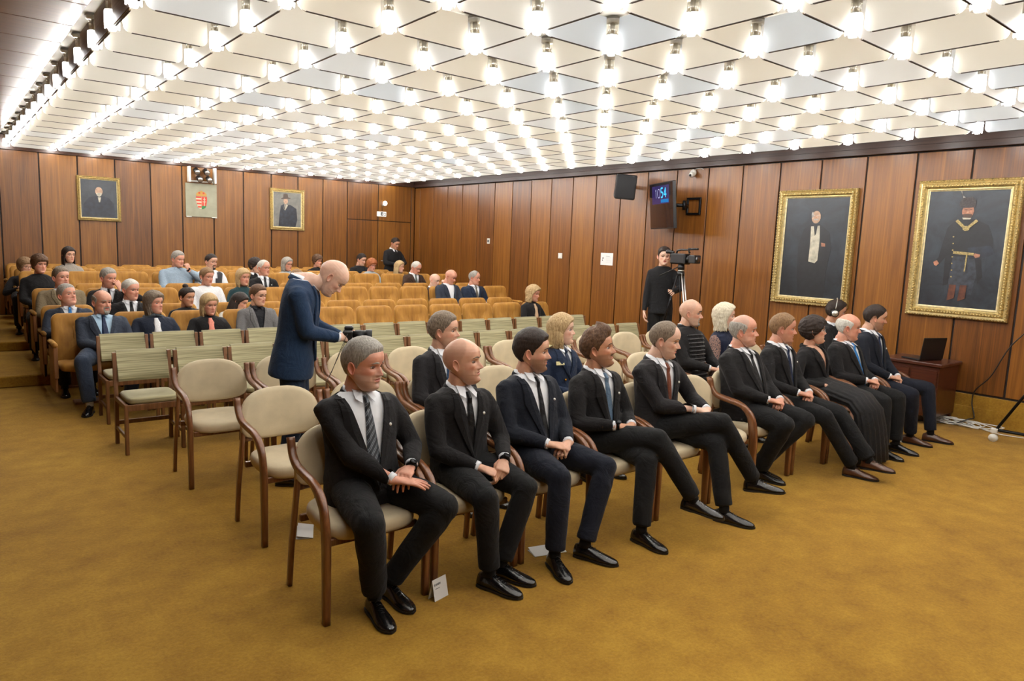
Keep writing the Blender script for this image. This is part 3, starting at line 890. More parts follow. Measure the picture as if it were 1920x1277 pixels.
def hair_fun(style):
    """returns offset function"""
    def hairline(t):   # z of the lower edge of the hair as function of azimuth t (0 front .. pi back)
        return float(np.interp(t, [0, .5, .8, 1.05, 1.25, 1.42, 1.55, 1.75, 2.0, 2.4, PI], [.186, .184, .176, .150, .130, .092, .118, .125, .085, .055, .045]))
    if style == 'buzz': return None
    if style in ('short', 'crop', 'quiff', 'thick', 'receding'):
        D = {'short': .009, 'crop': .006, 'quiff': .009, 'thick': .011, 'receding': .005}[style]
        def f(x, y, z, t):
            h = hairline(t)
            if style == 'receding' and t < 1.0: h += .026 * (1 - t / 1.0) + .010 * math.exp(-((t - .6) / .25) ** 2)
            if style == 'quiff' and t < .9: h -= .002
            h += .0025 * noise.noise(Vector((x * 160, 0, 7))) * (1 if t < 1.0 else .3)
            m = ss(h - .003, h + .016, z)
            side = 1 - .72 * math.exp(-((t - 1.45) / .6) ** 2) * (1 - ss(.15, .20, z)) if style in ('short', 'quiff', 'crop', 'receding') else 1 - .35 * math.exp(-((t - 1.45) / .6) ** 2) * (1 - ss(.15, .20, z))
            d = D * side
            if style == 'quiff': d += .026 * ss(.175, .215, z) * ss(1.6, .3, t) + .010 * ss(.19, .22, z)
            if style == 'short': d += .006 * ss(.18, .215, z)
            if style == 'thick': d += .008 * ss(.15, .2, z)
            return -.003 + (d + .003) * m
        return f
    if style == 'horseshoe':
        def f(x, y, z, t):
            h = hairline(t); top = float(np.interp(t, [1.0, 1.3, 1.7, 2.4, PI], [.12, .160, .178, .180, .178]))
            if t < 1.12: return -.003
            m = ss(h - .004, h + .008, z) * ss(top + .012, top - .006, z) * ss(1.12, 1.3, t)
            return -.003 + .008 * m
        return f
    if style == 'bald': return None
    if style in ('bob', 'long', 'wavy', 'pixie', 'curly', 'updo', 'updo2'):
        def f(x, y, z, t):
            h = float(np.interp(t, [0, .45, .75, 1.0, 1.2, 1.45, 1.7, PI], [.180, .178, .168, .145, .115, .06, .02, .0]))
            if style == 'pixie': h = float(np.interp(t, [0, .4, .8, 1.05, 1.4, 1.7, PI], [.160, .160, .148, .112, .090, .060, .035]))
            if style in ('updo', 'updo2'): h = hairline(t)
            m = ss(h - .005, h + .012, z)
            d = {'bob': .020, 'long': .017, 'wavy': .022, 'pixie': .020, 'curly': .030, 'updo': .010, 'updo2': .013}[style]
            d += {'pixie': .006, 'wavy': .008}.get(style, 0) * ss(.14, .2, z)
            return -.003 + (d + .003) * m
        return f
def curtain(T, style, mat, parent, w=1.0, seed=1):
    """hair falling around the back and sides"""
    L = {'bob': -.030, 'long': -.17, 'wavy': -.015, 'curly': -.02}[style]
    fr = {'bob': 1.15, 'long': 1.1, 'wavy': 1.25, 'curly': 1.1}[style]
    mb = MB(); R = []; n = 40; zs = np.linspace(.15, L, 16)
    for i, z in enumerate(zs):
        q = i / 15; ring = []
        for th in (0, 1):
            rg = []
            for j in range(n + 1):
                t = fr + (2*PI - 2*fr) * j / n
                tt = t if t <= PI else 2*PI - t
                sg = 1 if t <= PI else -1
                ex = .082 + .012 * math.sin(PI * min(1, q * 1.1)) + (.010 if style == 'curly' else 0)
                if style == 'bob': ex -= .012 * max(0, q - .8) / .2 * .6
                if style == 'long' and q > .6: ex += .01
                x = sg * ex * w * abs(math.sin(tt)) ** .8; y = .012 - .088 * math.cos(tt) if math.cos(tt) > 0 else .012 + .108 * (-math.cos(tt)) ** .9 - .018 * q
                nz = noise.noise(Vector((x * 45, y * 45, z * (22 if style in ('curly', 'wavy') else 5) + seed))) * (.012 if style in ('curly', 'wavy') else .005)
                k = 1 + nz / .09 - (.16 if th else 0)
                rg.append(T @ Vector((x * k, y * k, z + (.01 * math.sin(j * 1.7) if i == 15 else 0))))
            ring.append(rg)
        R.append(ring[0] + ring[1][::-1])
    mb.rings(R, 0, True)
    return mb.build('hair', mat, parent)

# --- hand: wrist at origin, fingers along +x, palm towards -z, thumb towards +y
def hand_points(pose):
    C = {'relax': (.35, .5, .35), 'curl': (.75, .95, .6), 'fist': (1.25, 1.45, .9), 'flat': (.12, .15, .1)}[pose]
    F = []
    for k, (y0, L, sp) in enumerate(((.030, 1.0, .10), (.010, 1.08, .02), (-.011, 1.0, -.05), (-.030, .82, -.14))):
        p = Vector((.088 - .004 * abs(k - 1), y0, 0)); a = 0; pts = [Vector((.05, y0 * .8, 0)), p]
        for seg, l in enumerate((.043, .028, .022)):
            a += C[seg] * (1 + .08 * k)
            d = Vector((math.cos(a) * math.cos(sp), math.cos(a) * math.sin(sp), -math.sin(a)))
            p = p + d * l * L; pts.append(p)
        F.append((pts, [.0095, .0098, .0088, .0080, .0066]))
    th = [Vector((.018, .022, -.004)), Vector((.045, .046, -.012)), Vector((.072, .056, -.022)), Vector((.094, .054, -.032))]
    if pose in ('curl', 'fist'): th = [Vector((.018, .022, -.004)), Vector((.046, .040, -.018)), Vector((.074, .034, -.034)), Vector((.094, .020, -.042))]
    F.append((th, [.013, .0122, .0100, .0078]))
    return F
def remesh(mb, vox, smooth=4, name='tmp', fac=.5):
    me = bpy.data.meshes.new(name); me.from_pydata(mb.v, [], mb.f)
    o = bpy.data.objects.new(name, me); COL.objects.link(o)
    m = o.modifiers.new('r', 'REMESH'); m.mode = 'VOXEL'; m.voxel_size = vox; m.use_smooth_shade = True
    if smooth: s = o.modifiers.new('s', 'SMOOTH'); s.factor = fac; s.iterations = smooth
    dg = bpy.context.evaluated_depsgraph_get()
    r = bpy.data.meshes.new_from_object(o.evaluated_get(dg))
    bpy.data.objects.remove(o); bpy.data.meshes.remove(me)
    return r
HANDS = {}
def hand_template(pose):
    if pose in HANDS: return HANDS[pose]
    mb = MB()
    for pts, rad in hand_points(pose): 
        mb.tube(pts, rad, 10, 0, True)
        mb.sphere(pts[-1], rad[-1], 10, 6)
        for p, r in list(zip(pts, rad))[1:-1]: mb.sphere(p, r * 1.02, 10, 6)
    mb.tube([(-.03, 0, 0), (.0, 0, 0), (.03, .002, 0), (.06, .0, .0), (.088, -.001, 0), (.096, -.001, -.001)], [(.026, .020), (.027, .021), (.031, .017), (.041, .0145), (.041, .013), (.030, .010)], 16, 0, True, up=(0, 0, 1))
    # tube: ra acts sideways, rb upwards
    me = remesh(mb, .0036, 3)
    V = [v.co.copy() for v in me.vertices]; Fc = [tuple(p.vertices) for p in me.polygons]
    bpy.data.meshes.remove(me)
    HANDS[pose] = (V, Fc); return HANDS[pose]
def add_hand(mb, wrist, fdir, palm, side, pose='curl', scale=1.0, mi=0):
    """side -1 = person's right hand"""
    V, Fc = hand_template(pose)
    x = Vector(fdir).normalized(); z = -Vector(palm); z = (z - x * z.dot(x)).normalized(); y = z.cross(x)
    # template: palm -z, thumb +y is a right hand when fingers +x (thumb = z cross x)
    flip = 1 if side > 0 else -1
    vs = [Vector(wrist) + (x * v.x + y * (v.y * flip) + z * v.z) * scale for v in V]
    fs = Fc if flip > 0 else [f[::-1] for f in Fc]
    mb.add(vs, fs, mi, True)

def ik(a, b, l1, l2, pole):
    a, b = Vector(a), Vector(b); d = b - a; L = d.length
    L2 = min(L, (l1 + l2) * .999); u = d.normalized()
    c = (l1*l1 + L2*L2 - l2*l2) / (2 * L2); h = math.sqrt(max(0, l1*l1 - c*c))
    p = Vector(pole); p = (p - u * p.dot(u)).normalized()
    return a + u * c * (L / L2) + p * h

class Person:
    pass
def torso_prof(o):
    be, wd = o.get('belly', 0), o.get('wide', 1.0); fem = o.get('fem', False)
    T = [-.20, -.06, .08, .25, .45, .65, .80, .89, .95, 1.0, 1.06]
    A = [.150, .178, .178, .162, .168, .184, .194, .182, .132, .088, .064]
    B = [.110, .140, .135, .122, .118, .120, .112, .098, .083, .068, .061]
    Y = [.0, .0, .0, .0, .0, .0, .0, .004, .010, .014, .014]
    if fem:
        A = [.155, .178, .172, .138, .142, .156, .164, .148, .106, .074, .056]
        B = [.110, .138, .130, .108, .118, .128, .110, .092, .078, .062, .054]
    bl = [.3, .8, 1.0, 1.0, .7, .3, .1, 0, 0, 0, 0]
    A = [a * (wd if i > 0 else 1) + be * .35 * bl[i] for i, a in enumerate(A)]
    Bf = [b * (1 + (wd - 1) * .6) + be * bl[i] for i, b in enumerate(B)]
    Bb = [b * (1 + (wd - 1) * .5) for b in B]
    return T, A, Bf, Bb, Y
def torso_ring(o, t, L, off, n=40):
    T, A, Bf, Bb, Y = torso_prof(o)
    a = interp(t, T, A) - off; bf = interp(t, T, Bf) - off; bb = interp(t, T, Bb) - off; y0 = interp(t, T, Y)
    ring = []
    for j in range(n):
        th = 2*PI*j/n; c, s = math.cos(th), math.sin(th)
        e = .86
        x = a * math.copysign(abs(s) ** e, s)
        y = y0 - bf * abs(c) ** e if c > 0 else y0 + bb * abs(c) ** e
        ring.append(Vector((x, y, t * L)))
    return ring
def torso_front(o, x, z, L, off=0.0):
    t = z / L
    T, A, Bf, Bb, Y = torso_prof(o)
    a = interp(t, T, A) - off; bf = interp(t, T, Bf) - off; y0 = interp(t, T, Y)
    q = min(1, abs(x) / a); s = q ** (1 / .86); c = math.sqrt(max(0, 1 - min(1, s) ** 2))
    return y0 - bf * c ** .86
def wrinkle(me, amp, seed, cents, fine=1.0):
    """cloth folds as shallow displacement, stronger near the given joints"""
    n = len(me.vertices); co = np.empty(n * 3); me.vertices.foreach_get('co', co); co = co.reshape(-1, 3)
    no = np.empty(n * 3); me.vertices.foreach_get('normal', no); no = no.reshape(-1, 3)
    rs = np.random.RandomState(seed); d = np.zeros(n)
    for k in range(7):
        f = rs.normal(size=3); f /= np.linalg.norm(f); f *= rs.uniform(12, 34) * fine
        g = rs.normal(size=3) * 9
        d += np.sin(co @ f + 1.3 * np.sin(co @ g) + rs.uniform(0, 6)) * rs.uniform(.4, 1)
    d /= 3.2
    w = np.full(n, .35)
    for c in cents:
        r = np.linalg.norm(co - np.array(c), axis=1); w += 1.1 * np.exp(-(r / .10) ** 2)
    d = np.sign(d) * np.abs(d) ** .8
    co += no * (d * amp * w)[:, None]
    me.vertices.foreach_set('co', co.ravel()); me.update()

PEOPLE = []
def person(x, y, z0, yaw, o):
    """o: options; returns the root"""
    sit = o.get('sit', True); H = o.get('H', 1.30); near = o.get('near', False); seed = o.get('seed', int(x * 100 + y * 37) % 997)
    vox = o.get('vox', .010 if near else .016)
    fem = o.get('fem', False); hs = o.get('hs', .96 if fem else 1.0) * 1.11
    root = empty('person', (x, y, z0), math.radians(yaw), o['label'], 'person', o.get('group'))
    PEOPLE.append(root)
    hipz = o.get('hipz', .545 if sit else .93)
    lean = math.radians(o.get('lean', 9 if sit else 0))
    hp_ = math.radians(o.get('hp', 3)); hy = math.radians(o.get('hy', 30)); hr = math.radians(o.get('hr', 0))
    top = .235 * hs * math.cos(hp_ * .8) * o.get('topk', 1.0)
    L = (H - top - .018 - hipz) / max(.5, math.cos(lean))
    TT = Matrix.Translation((0, 0, hipz)) @ Matrix.Rotation(math.radians(o.get('twist', 0)), 4, 'Z') @ Matrix.Rotation(-lean, 4, 'X') @ Matrix.Rotation(math.radians(o.get('roll', 0)), 4, 'Y')
    # -lean about x tips the top towards +y (backwards)
    Ti = TT.inverted()
    k = L / .49; wd = o.get('wide', 1.0)
    sx = (.142 if fem else .166) * wd; stz = .865 * L
    S = {s: TT @ Vector((s * sx, .004, stz)) for s in (-1, 1)}
    hand = o.get('hands', (0, -.27, .635)); hg = o.get('gap', .075)
    if isinstance(hand, dict): Wp = {s: Vector(hand[s]) for s in (-1, 1)}
    else: Wp = {-1: Vector(hand) + Vector((-hg, .035, .012)), 1: Vector(hand) + Vector((hg, .03, .0))}
    l1, l2 = .285 * o.get('arm', 1.0), .255 * o.get('arm', 1.0)
    pole = o.get('pole', (.75, .55, -.5))
    E = {s: ik(S[s], Wp[s], l1, l2, (s * pole[0], pole[1], pole[2])) for s in (-1, 1)}
    # head placement
    nb = TT @ Vector((0, .010, L))
    fw = o.get('hf', 0.0)
    HT = Matrix.Translation(nb + Vector((0, -.026 - fw, .020 if not o.get('hdz') else o['hdz']))) @ Matrix.Rotation(hy, 4, 'Z') @ Matrix.Rotation(hp_, 4, 'X') @ Matrix.Rotation(hr, 4, 'Y') @ Matrix.Scale(hs, 4) @ Matrix.Translation((0, -.012, 0.0))
    P = dict(w=o.get('hw', .96 if fem else 1.0), jaw=o.get('jaw', .9 if fem else 1.0), fat=o.get('fat', 0), nose=o.get('nose', .85 if fem else 1.0))
    sk = o.get('skin', 'a')
    # ---- legs
    if sit:
        hipx = .088
        legs = o.get('legs') or {-1: ((-.13, -.44, .50), (-.13, -.43, .10), (-.08, -1)), 1: ((.13, -.44, .50), (.13, -.43, .10), (.08, -1))}
    else:
        hipx = .088
        legs = o.get('legs') or {-1: ((-.10, -.03, .50), (-.11, .0, .10), (-.15, -1)), 1: ((.10, -.03, .50), (.11, .0, .10), (.15, -1))}
    Hp = {s: TT @ Vector((s * hipx, -.01, 0)) if not sit else Vector((s * hipx, -.01, hipz - .005)) for s in (-1, 1)}
    # ---- body (one mesh: head, neck, trunk, limbs, hands)
    mb = MB()
    head_mesh(mb, P, HT, coarse=not near)
    hb = HT @ Vector((0, .022, .088)); ha = HT @ Vector((0, .022, .028))
    nr = (.047 if fem else .058) * (1 + .1 * o.get('fat', 0))
    mb.tube([TT @ Vector((0, .016, L * .88)), TT @ Vector((0, .016, L * .99)), ha * .5 + (TT @ Vector((0, .018, L + .01))) * .5, ha, hb], [nr * 1.45, nr * 1.12, nr * 1.02, nr * .98, nr * .88], 20, 0, True)
    R = [[TT @ p for p in torso_ring(o, t, L, .024, 20)] for t in (-.15, 0, .2, .4, .6, .8, .89, .95, 1.0)]
    mb.rings(R, 0, True)
    hpose = o.get('hpose', 'curl')
    for s in (-1, 1):
        mb.tube([S[s] - Vector((s * .03, 0, .035)), S[s] * .8 + E[s] * .2, E[s], Wp[s]], [.026, .030, .026, .023], 12, 0, True)
        if o.get('nohands'): continue
        if isinstance(hand, dict) and 'dir' in hand: fd, pn = hand['dir'][s], hand['palm'][s]
        else: fd, pn = (-s * .92, -.42, -.16), (-s * .15, .25, -1)
        ps = hpose if isinstance(hpose, str) else hpose[s]
        add_hand(mb, Wp[s], fd, pn, -s, ps, .98 if not fem else .88)
        kn, an, td = legs[s]
        mb.tube([Hp[s], Vector(kn), Vector(kn) * .3 + Vector(an) * .7, Vector(an), Vector(an) + Vector((0, 0, -.04))], [.065, .045, .030, .026, .026], 12, 0, True)
    stb = o.get('stub', (0, None)); hsd = o.get('shade', 0)
    me = mb.mesh('body', [skin_mat(sk, stb[1]), LIPS[sk], M_mouth]); link('body', me, root)
    Hi = HT.inverted(); n_ = len(me.vertices); co = np.empty(n_ * 3); me.vertices.foreach_get('co', co); co = co.reshape(-1, 3)
    Mi = np.array(Hi); lc = co @ Mi[:3, :3].T + Mi[:3, 3]
    X_, Y_, Z_ = np.abs(lc[:, 0]), lc[:, 1], lc[:, 2]
    inh = (Z_ > -.012) & (Z_ < .25) & (np.abs(Y_) < .13) & (X_ < .1)
    tt = np.arctan2(X_ / .075, -(Y_ - .006) / .095)
    g2 = lambda v, q: np.exp(-(v / q) ** 2)
    bl = .55 * g2(X_ - .048, .018) * g2(Z_ - .088, .020) * (Y_ < -.03) + .6 * g2(X_, .016) * g2(Z_ - .084, .014) * (Y_ < -.085) + .6 * (X_ > .0765) * g2(Z_ - .103, .04) * (np.abs(Y_ - .012) < .03)
    bd = smoothstep(.105, .070, Z_ + .0) * smoothstep(1.62, 1.30, tt) * smoothstep(-.03, .0, Z_)
    up_ = smoothstep(.030, .018, np.abs(X_ - .052)) * smoothstep(.074, .088, Z_)   # cheeks stay clear
    bd = bd * (1 - up_ * .85)
    bd = np.maximum(bd, g2(Z_ - .0705, .006) * smoothstep(.034, .022, X_) * (Y_ < -.05))
    bd *= 1 - g2(Z_ - .0575, .0085) * smoothstep(.028, .021, X_) * (Y_ < -.05)
    hl = np.interp(tt, [0, .5, .8, 1.05, 1.25, 1.42, 1.55, 1.75, 2.0, 2.4, PI], [.188, .186, .178, .156, .136, .100, .112, .105, .080, .055, .045])
    if o.get('hair') in ('horseshoe', 'bald', 'buzz', 'receding') or o.get('shade_sides'): hl = hl + .05 * smoothstep(1.3, .7, tt)
    hh_ = smoothstep(-.008, .014, Z_ - hl)
    if o.get('shade_sides'): hh_ = hh_ * smoothstep(1.0, 1.35, tt) * smoothstep(.205, .175, Z_)
    val = np.clip(np.maximum(bd * stb[0], hh_ * hsd), 0, 1) * inh
    for nm_, ar in (('stubble', val), ('blush', np.clip(bl, 0, 1) * inh * o.get('blush', 1.0))):
        at_ = me.attributes.new(nm_, 'FLOAT', 'POINT'); at_.data.foreach_set('value', ar.astype(np.float32))
    # eyes, brows
    for s in (-1, 1):
        if o.get('eyes', True):
            e = MB(); c = HT @ Vector((s * .0305, -.0660, .1160))
            Rr = HT.to_3x3().normalized()
            vs = []; n1, m1 = 12, 9
            fe = []; fi = []
            for i in range(m1 + 1):
                ph = PI * i / m1
                for j in range(n1):
                    th = 2*PI*j/n1
                    vs.append(c + Rr @ Vector((.0120 * math.sin(ph) * math.cos(th), -.0112 * math.cos(ph), .0062 * math.sin(ph) * math.sin(th))) * hs)
            for i in range(m1):
                for j in range(n1):
                    (fi if i < 3 else fe).append((i*n1+j, (i+1)*n1+j, (i+1)*n1+(j+1) % n1, i*n1+(j+1) % n1))
            e.add(vs, fe, 0, True); e.add(vs, fi, 1, True)
            e.build('eye', [M_eye, M_iris], root)
        # lid line and brow
        bmx = MB()
        def fp(xx, zz, d=0.0):
            # on-face point
            for tt in np.linspace(0.02, 1.3, 80):
                px, py = head_point(zz, PI * (tt / PI), P)
                if px >= abs(xx): break
            yy = py + face_relief(xx, py, zz, P)
            return HT @ Vector((xx, yy - d, zz))
        bz = .1385
        pts = [fp(s * xx, bz + dz, .001) for xx, dz in ((.012, -.001), (.021, .002), (.031, .0035), (.041, .001), (.049, -.004))]
        bw = o.get('brow', 1.0)
        bmx.tube(pts, [(.002, .0032*bw), (.0026, .0044*bw), (.0026, .0040*bw), (.0022, .0030*bw), (.0012, .0016*bw)], 6, 0, True, up=(0, 0, 1))
        bmx.build('eyebrow', o.get('browmat') or HAIR[o.get('browcol') or ({'grey': 'grey', 'white': 'grey', 'sgrey': 'gbrown', 'blonde': 'lbrown', 'plat': 'lbrown', 'stub': 'brown', 'sgrey': 'gbrown'}.get(o.get('hcol', 'dark'), o.get('hcol', 'dark')))], root)
        if near:
            lm = MB(); pts = [HT @ Vector((s * .0305 + .0125 * q, -.0785 + .005 * abs(q) ** 2, .1180 + .0042 * (1 - q * q) - .0012)) for q in (-1, -.5, 0, .5, 1)]
            lm.tube(pts, [(.0018, .0026)] * 5, 6, 0, True); lm.build('eyelid', M_lid, root)
    # ---- hair
    st = o.get('hair', 'short'); hc = o.get('hcol', 'dark')
    f = hair_fun(st)
    if f: cap_mesh(P, HT, f, noise_amp=.004 if st == 'quiff' else .007 if st in ('curly', 'pixie') else (.004 if st == 'wavy' else .0018), seed=seed, mats=HAIR[hc], parent=root, n=88 if near else 44, step=52 if near else 28)
    if st in ('bob', 'long', 'wavy', 'curly'): curtain(HT, st, HAIR[hc], root, P['w'], seed)
    if st == 'updo': MB().sphere((0, 0, 0), (.035, .035, .03), 12, 8, T=HT.to_3x3().to_4x4()).build('hair_bun', HAIR[hc], root).location = HT @ Vector((0, .04, .245))
    if o.get('beard'):
        bc, kind = o['beard']
        def fb(x_, y_, z_, t):
            if kind == 'full': m = ss(.094, .070, z_) * ss(1.5, 1.2, t) * (1 - .8 * math.exp(-((abs(x_) - .05) / .02) ** 2) * ss(.06, .08, z_))
            elif kind == 'goatee': m = ss(.040, .034, z_) * ss(.55, .45, t) + math.exp(-((abs(x_) - .026) / .006) ** 2) * ss(.07, .06, z_) * ss(.6, .5, t) * .8
            else: m = 0
            # moustache
            mu = math.exp(-((z_ - .0705) / .0045) ** 2) * ss(.030, .024, abs(x_)) * (1 if y_ < -.05 else 0) if kind != 'chin' else 0
            lipz = 1 - math.exp(-((z_ - .0575) / .008) ** 2) * ss(.026, .020, abs(x_)) * (1 if y_ < -.05 else 0)
            m = max(m * lipz, mu)
            return -.002 + (.002 + o.get('bthick', .004)) * m
        c = cap_mesh(P, HT, fb, noise_amp=.0025, seed=seed + 3, mats=HAIR[bc], name='beard', parent=root, n=72, step=60)
    if o.get('glasses'):
        g = MB()
        for s in (-1, 1):
            pts = [HT @ Vector((s * .032 + .0215 * math.cos(a), -.093 + .010 * abs(math.cos(a)) * 0 + (.004 if s * math.cos(a) > 0 else 0), .113 + .016 * math.sin(a))) for a in [2*PI*j/16 for j in range(17)]]
            g.tube(pts, [.0012] * 17, 5, 0, True)
            g.tube([HT @ Vector((s * .0535, -.088, .118)), HT @ Vector((s * .072, -.05, .118)), HT @ Vector((s * .078, .01, .112))], [.0012] * 3, 5, 0, True)
        g.tube([HT @ Vector((-.011, -.095, .117)), HT @ Vector((0, -.098, .119)), HT @ Vector((.011, -.095, .117))], [.0012] * 3, 5, 0, True)
        g.build('glasses', M_blackm if o['glasses'] == 'dark' else M_chrome, root)
    # ---- trousers or skirt
    if not o.get('nolegs'):
        tm = MB(); flare = o.get('tw', 1.0)
        hem = o.get('hem', .065)
        R = [[Vector((p.x, p.y, hipz + dz)) for p in torso_ring(o, t, L, .014, 20)] for t, dz in ((-.16, -.085), (-.06, -.03), (.05, .03), (.14, .08))] if sit else [[TT @ p for p in torso_ring(o, t, L, .014, 20)] for t in (-.18, -.06, .05, .16)]
        tm.rings(R, 0, True)
        for s in (-1, 1):
            kn, an, td = legs[s]; kn, an = Vector(kn), Vector(an)
            h = Hp[s]; dn = (an - kn).normalized()
            mid = (h + kn) / 2 + Vector((0, 0, .004))
            end = an + (kn - an).normalized() * (hem - .055)
            tm.tube([h + (h - kn).normalized() * .03, h, mid, kn + (h - kn).normalized() * .04, kn + dn * .02, kn + dn * .10, kn + dn * .22, end],
                    [v * flare for v in (.085, .096, .088, .075, .070, .067, .063, .058)], 16, 0, True)
            tm.sphere(kn, .066 * flare, 14, 8)
        me = remesh(tm, vox, 5)
        wrinkle(me, .0045 if near else .004, seed + 1, [legs[s][0] for s in (-1, 1)] + [Hp[s] for s in (-1, 1)] + [Vector(legs[s][1]) + Vector((0, 0, .08)) for s in (-1, 1)])
        me.materials.append(o.get('tro', BLKT)); link('trousers', me, root)
    # ---- shoes and socks
    if o.get('shoes', True) and not o.get('nolegs'):
        for s in (-1, 1):
            kn, an, td = legs[s]; an = Vector(an); kn = Vector(kn)
            up = Vector((0, 0, 1)); pitch = td[2] if len(td) > 2 else 0.0
            fwd = Vector((td[0], td[1], 0)).normalized(); fwd = (fwd + up * pitch).normalized()
            side = fwd.cross(up).normalized(); upf = side.cross(fwd).normalized()
            org = an - upf * .085
            if len(td) <= 2: org.z = 0.0
            sc = o.get('shoe', 1.0)
            F = lambda u, v, w_: org + (fwd * u + side * v + upf * w_) * sc
            secs = [(-.068, .016, .050, .03), (-.062, .026, .072, .0), (-.035, .033, .088, 0), (.0, .035, .092, 0), (.035, .035, .083, 0), (.075, .039, .066, 0), (.115, .044, .054, 0), (.150, .043, .046, 0), (.178, .036, .038, .0), (.198, .024, .031, .0), (.208, .010, .024, .004)]
            R = []
            for u, hw, ht, zz in secs:
                ring = []
                for a, b_ in ((-.86, 0), (-1, .10), (-1.0, .32), (-.82, .62), (-.5, .88), (0, 1), (.5, .88), (.82, .62), (1.0, .32), (1, .10), (.86, 0)):
                    ring.append(F(u, hw * a, .014 + (ht - .014) * b_))
                R.append(ring)
            sh = MB().rings(R, 0, True).build('shoe', o.get('shoem', M_leather), root)
            R = []
            for (w_, e) in ((0.0, 0), (.014, 0)):
                out = [(-.070, 0)] + [(u, hw + .003) for u, hw, ht, zz in secs[1:]] + [(.214, 0)]
                ring = [F(u, v, w_ if not (u > .03 and w_ == 0) else .003) for u, v in out] + [F(u, -v, w_ if not (u > .03 and w_ == 0) else .003) for u, v in out[-2:0:-1]]
                R.append(ring)
            MB().rings(R, 0, False).build('sole', M_sole, sh)
            if near:
                for q in range(4):
                    u = .04 + .020 * q; ht = .084 - .0072 * q * 1.3
                    MB().tube([F(u, -.016, ht - .006), F(u + .004, 0, ht + .004), F(u, .016, ht - .006)], [.0018] * 3, 5, 0, True).build('shoelace', M_black, sh)
            dn = (kn - an).normalized()
            MB().tube([an - upf * .03, an, an + dn * .05, an + dn * .14], [.036, .034, .036, .044], 14, 0, True).build('sock', o.get('sock', C_('black_sock', (16, 16, 18))), root)
    # ---- jacket / top
    top_kind = o.get('top', 'suit'); jm = o.get('jac', BLK)
    jb = MB()
    ts = (-.19, -.10, 0, .1, .2, .3, .4, .5, .6, .7, .78, .84, .89, .93, .97, 1.0) if sit else (o.get('tz', -.25), -.15, -.10, 0, .1, .2, .3, .4, .5, .6, .7, .78, .84, .89, .93, .97, 1.0)
    def ring_(t):
        r = torso_ring(o, max(t, -.06), L, 0, 36)
        if t < -.06: r = [Vector((p.x * (1.02), p.y * 1.02, t * L)) for p in r]
        return r
    if top_kind in ('blouse', 'sweater', 'shirt', 'vest', 'hussar'): ts = [t for t in ts if t > -.2]
    jb.rings([ring_(t) for t in ts], 0, True)
    slv = o.get('sleeve', 1.0)
    for s in (-1, 1):
        a, e, w_ = Ti @ S[s], Ti @ E[s], Ti @ Wp[s]
        cuff = w_ + (e - w_).normalized() * o.get('cuffgap', .018)
        rs_ = (1.0 if not fem else .82) * slv * wd ** .5
        pf = o.get('puff', 0)
        jb.sphere(a + Vector((-s * .010, 0, -.020)), .060 * rs_ + pf * .02, 14, 9)
        jb.tube([a + Vector((-s * .04, 0, -.008)), a + Vector((s * .002, 0, -.026)), a * .6 + e * .4, e + (a - e).normalized() * .03, e, e + (w_ - e).normalized() * .03, e * .45 + cuff * .55, cuff],
                [.050 * rs_, .062 * rs_ + pf * .02, .060 * rs_ + pf * .012, .054 * rs_, .054 * rs_, .053 * rs_, .046 * rs_, .037 * rs_], 16, 0, True)
    me = remesh(jb, vox, 5 if near else 4)
    wrinkle(me, o.get('wr', .0045 if near else .004), seed, [Ti @ E[s] for s in (-1, 1)] + [(s * sx, -.05, stz - .05) for s in (-1, 1)] + [(0, -.1, .02)])
    z0v, z1v, w1v = o.get('v0', .24) * L, .985 * L, o.get('vw', .062) * o.get('vwk', 1.35)
    if top_kind in ('suit', 'blazer', 'vest', 'open'):
        bm = bmesh.new(); bm.from_mesh(me)
        def wv(z): return w1v * min(1.0, max(0.0, (z - z0v) / (z1v - z0v))) ** .9
        for s in (-1, 1):
            nrm = Vector((z1v - z0v, 0, -s * w1v)).normalized() if s > 0 else Vector((-(z1v - z0v), 0, -w1v)).normalized()
            geom = [g for g in bm.verts[:] + bm.edges[:] + bm.faces[:]]
            nrm = Vector((s * (z1v - z0v), 0, -w1v)).normalized()
            bmesh.ops.bisect_plane(bm, geom=geom, plane_co=(0, 0, z0v), plane_no=nrm)
        dl = []
        for f_ in bm.faces:
            c = f_.calc_center_median()
            if c.y < .012 and c.z > z0v and abs(c.x) < w1v * (c.z - z0v) / (z1v - z0v): dl.append(f_)
            elif c.y < .03 and c.z > z1v - .01 and abs(c.x) < w1v: dl.append(f_)
        bmesh.ops.delete(bm, geom=dl, context='FACES'); bm.to_mesh(me); bm.free()
    me.transform(TT); me.materials.append(jm)
    if o.get('lace'):
        me.materials.append(M_lace); inv = Ti
        for p in me.polygons:
            c = inv @ p.center
            if abs(c.x) > sx * .98 or (abs(c.x) > .13 and c.z < .3 * L and c.y < -.12): p.material_index = 1
    for p in me.polygons: p.use_smooth = True
    jname = {'suit': 'suit_jacket', 'blazer': 'jacket', 'open': 'jacket', 'blouse': 'blouse', 'sweater': 'sweater', 'shirt': 'shirt', 'vest': 'shirt', 'hussar': 'braided_jacket'}[top_kind]
    jo = link(jname, me, root)
    if top_kind in ('suit', 'blazer', 'open', 'vest'):
        # shirt front under the opening
        sm = MB(); sm.rings([[TT @ p for p in torso_ring(o, t, L, .011, 36)] for t in (0, .1, .2, .3, .4, .5, .6, .7, .8, .88, .93, .97, 1.0)], 0, True)
        m_in = o.get('shirt', SHW)
        if o.get('inner') == 'skin': m_in = SKIN[sk]
        sm.build(o.get('inname', 'shirt'), m_in, root)
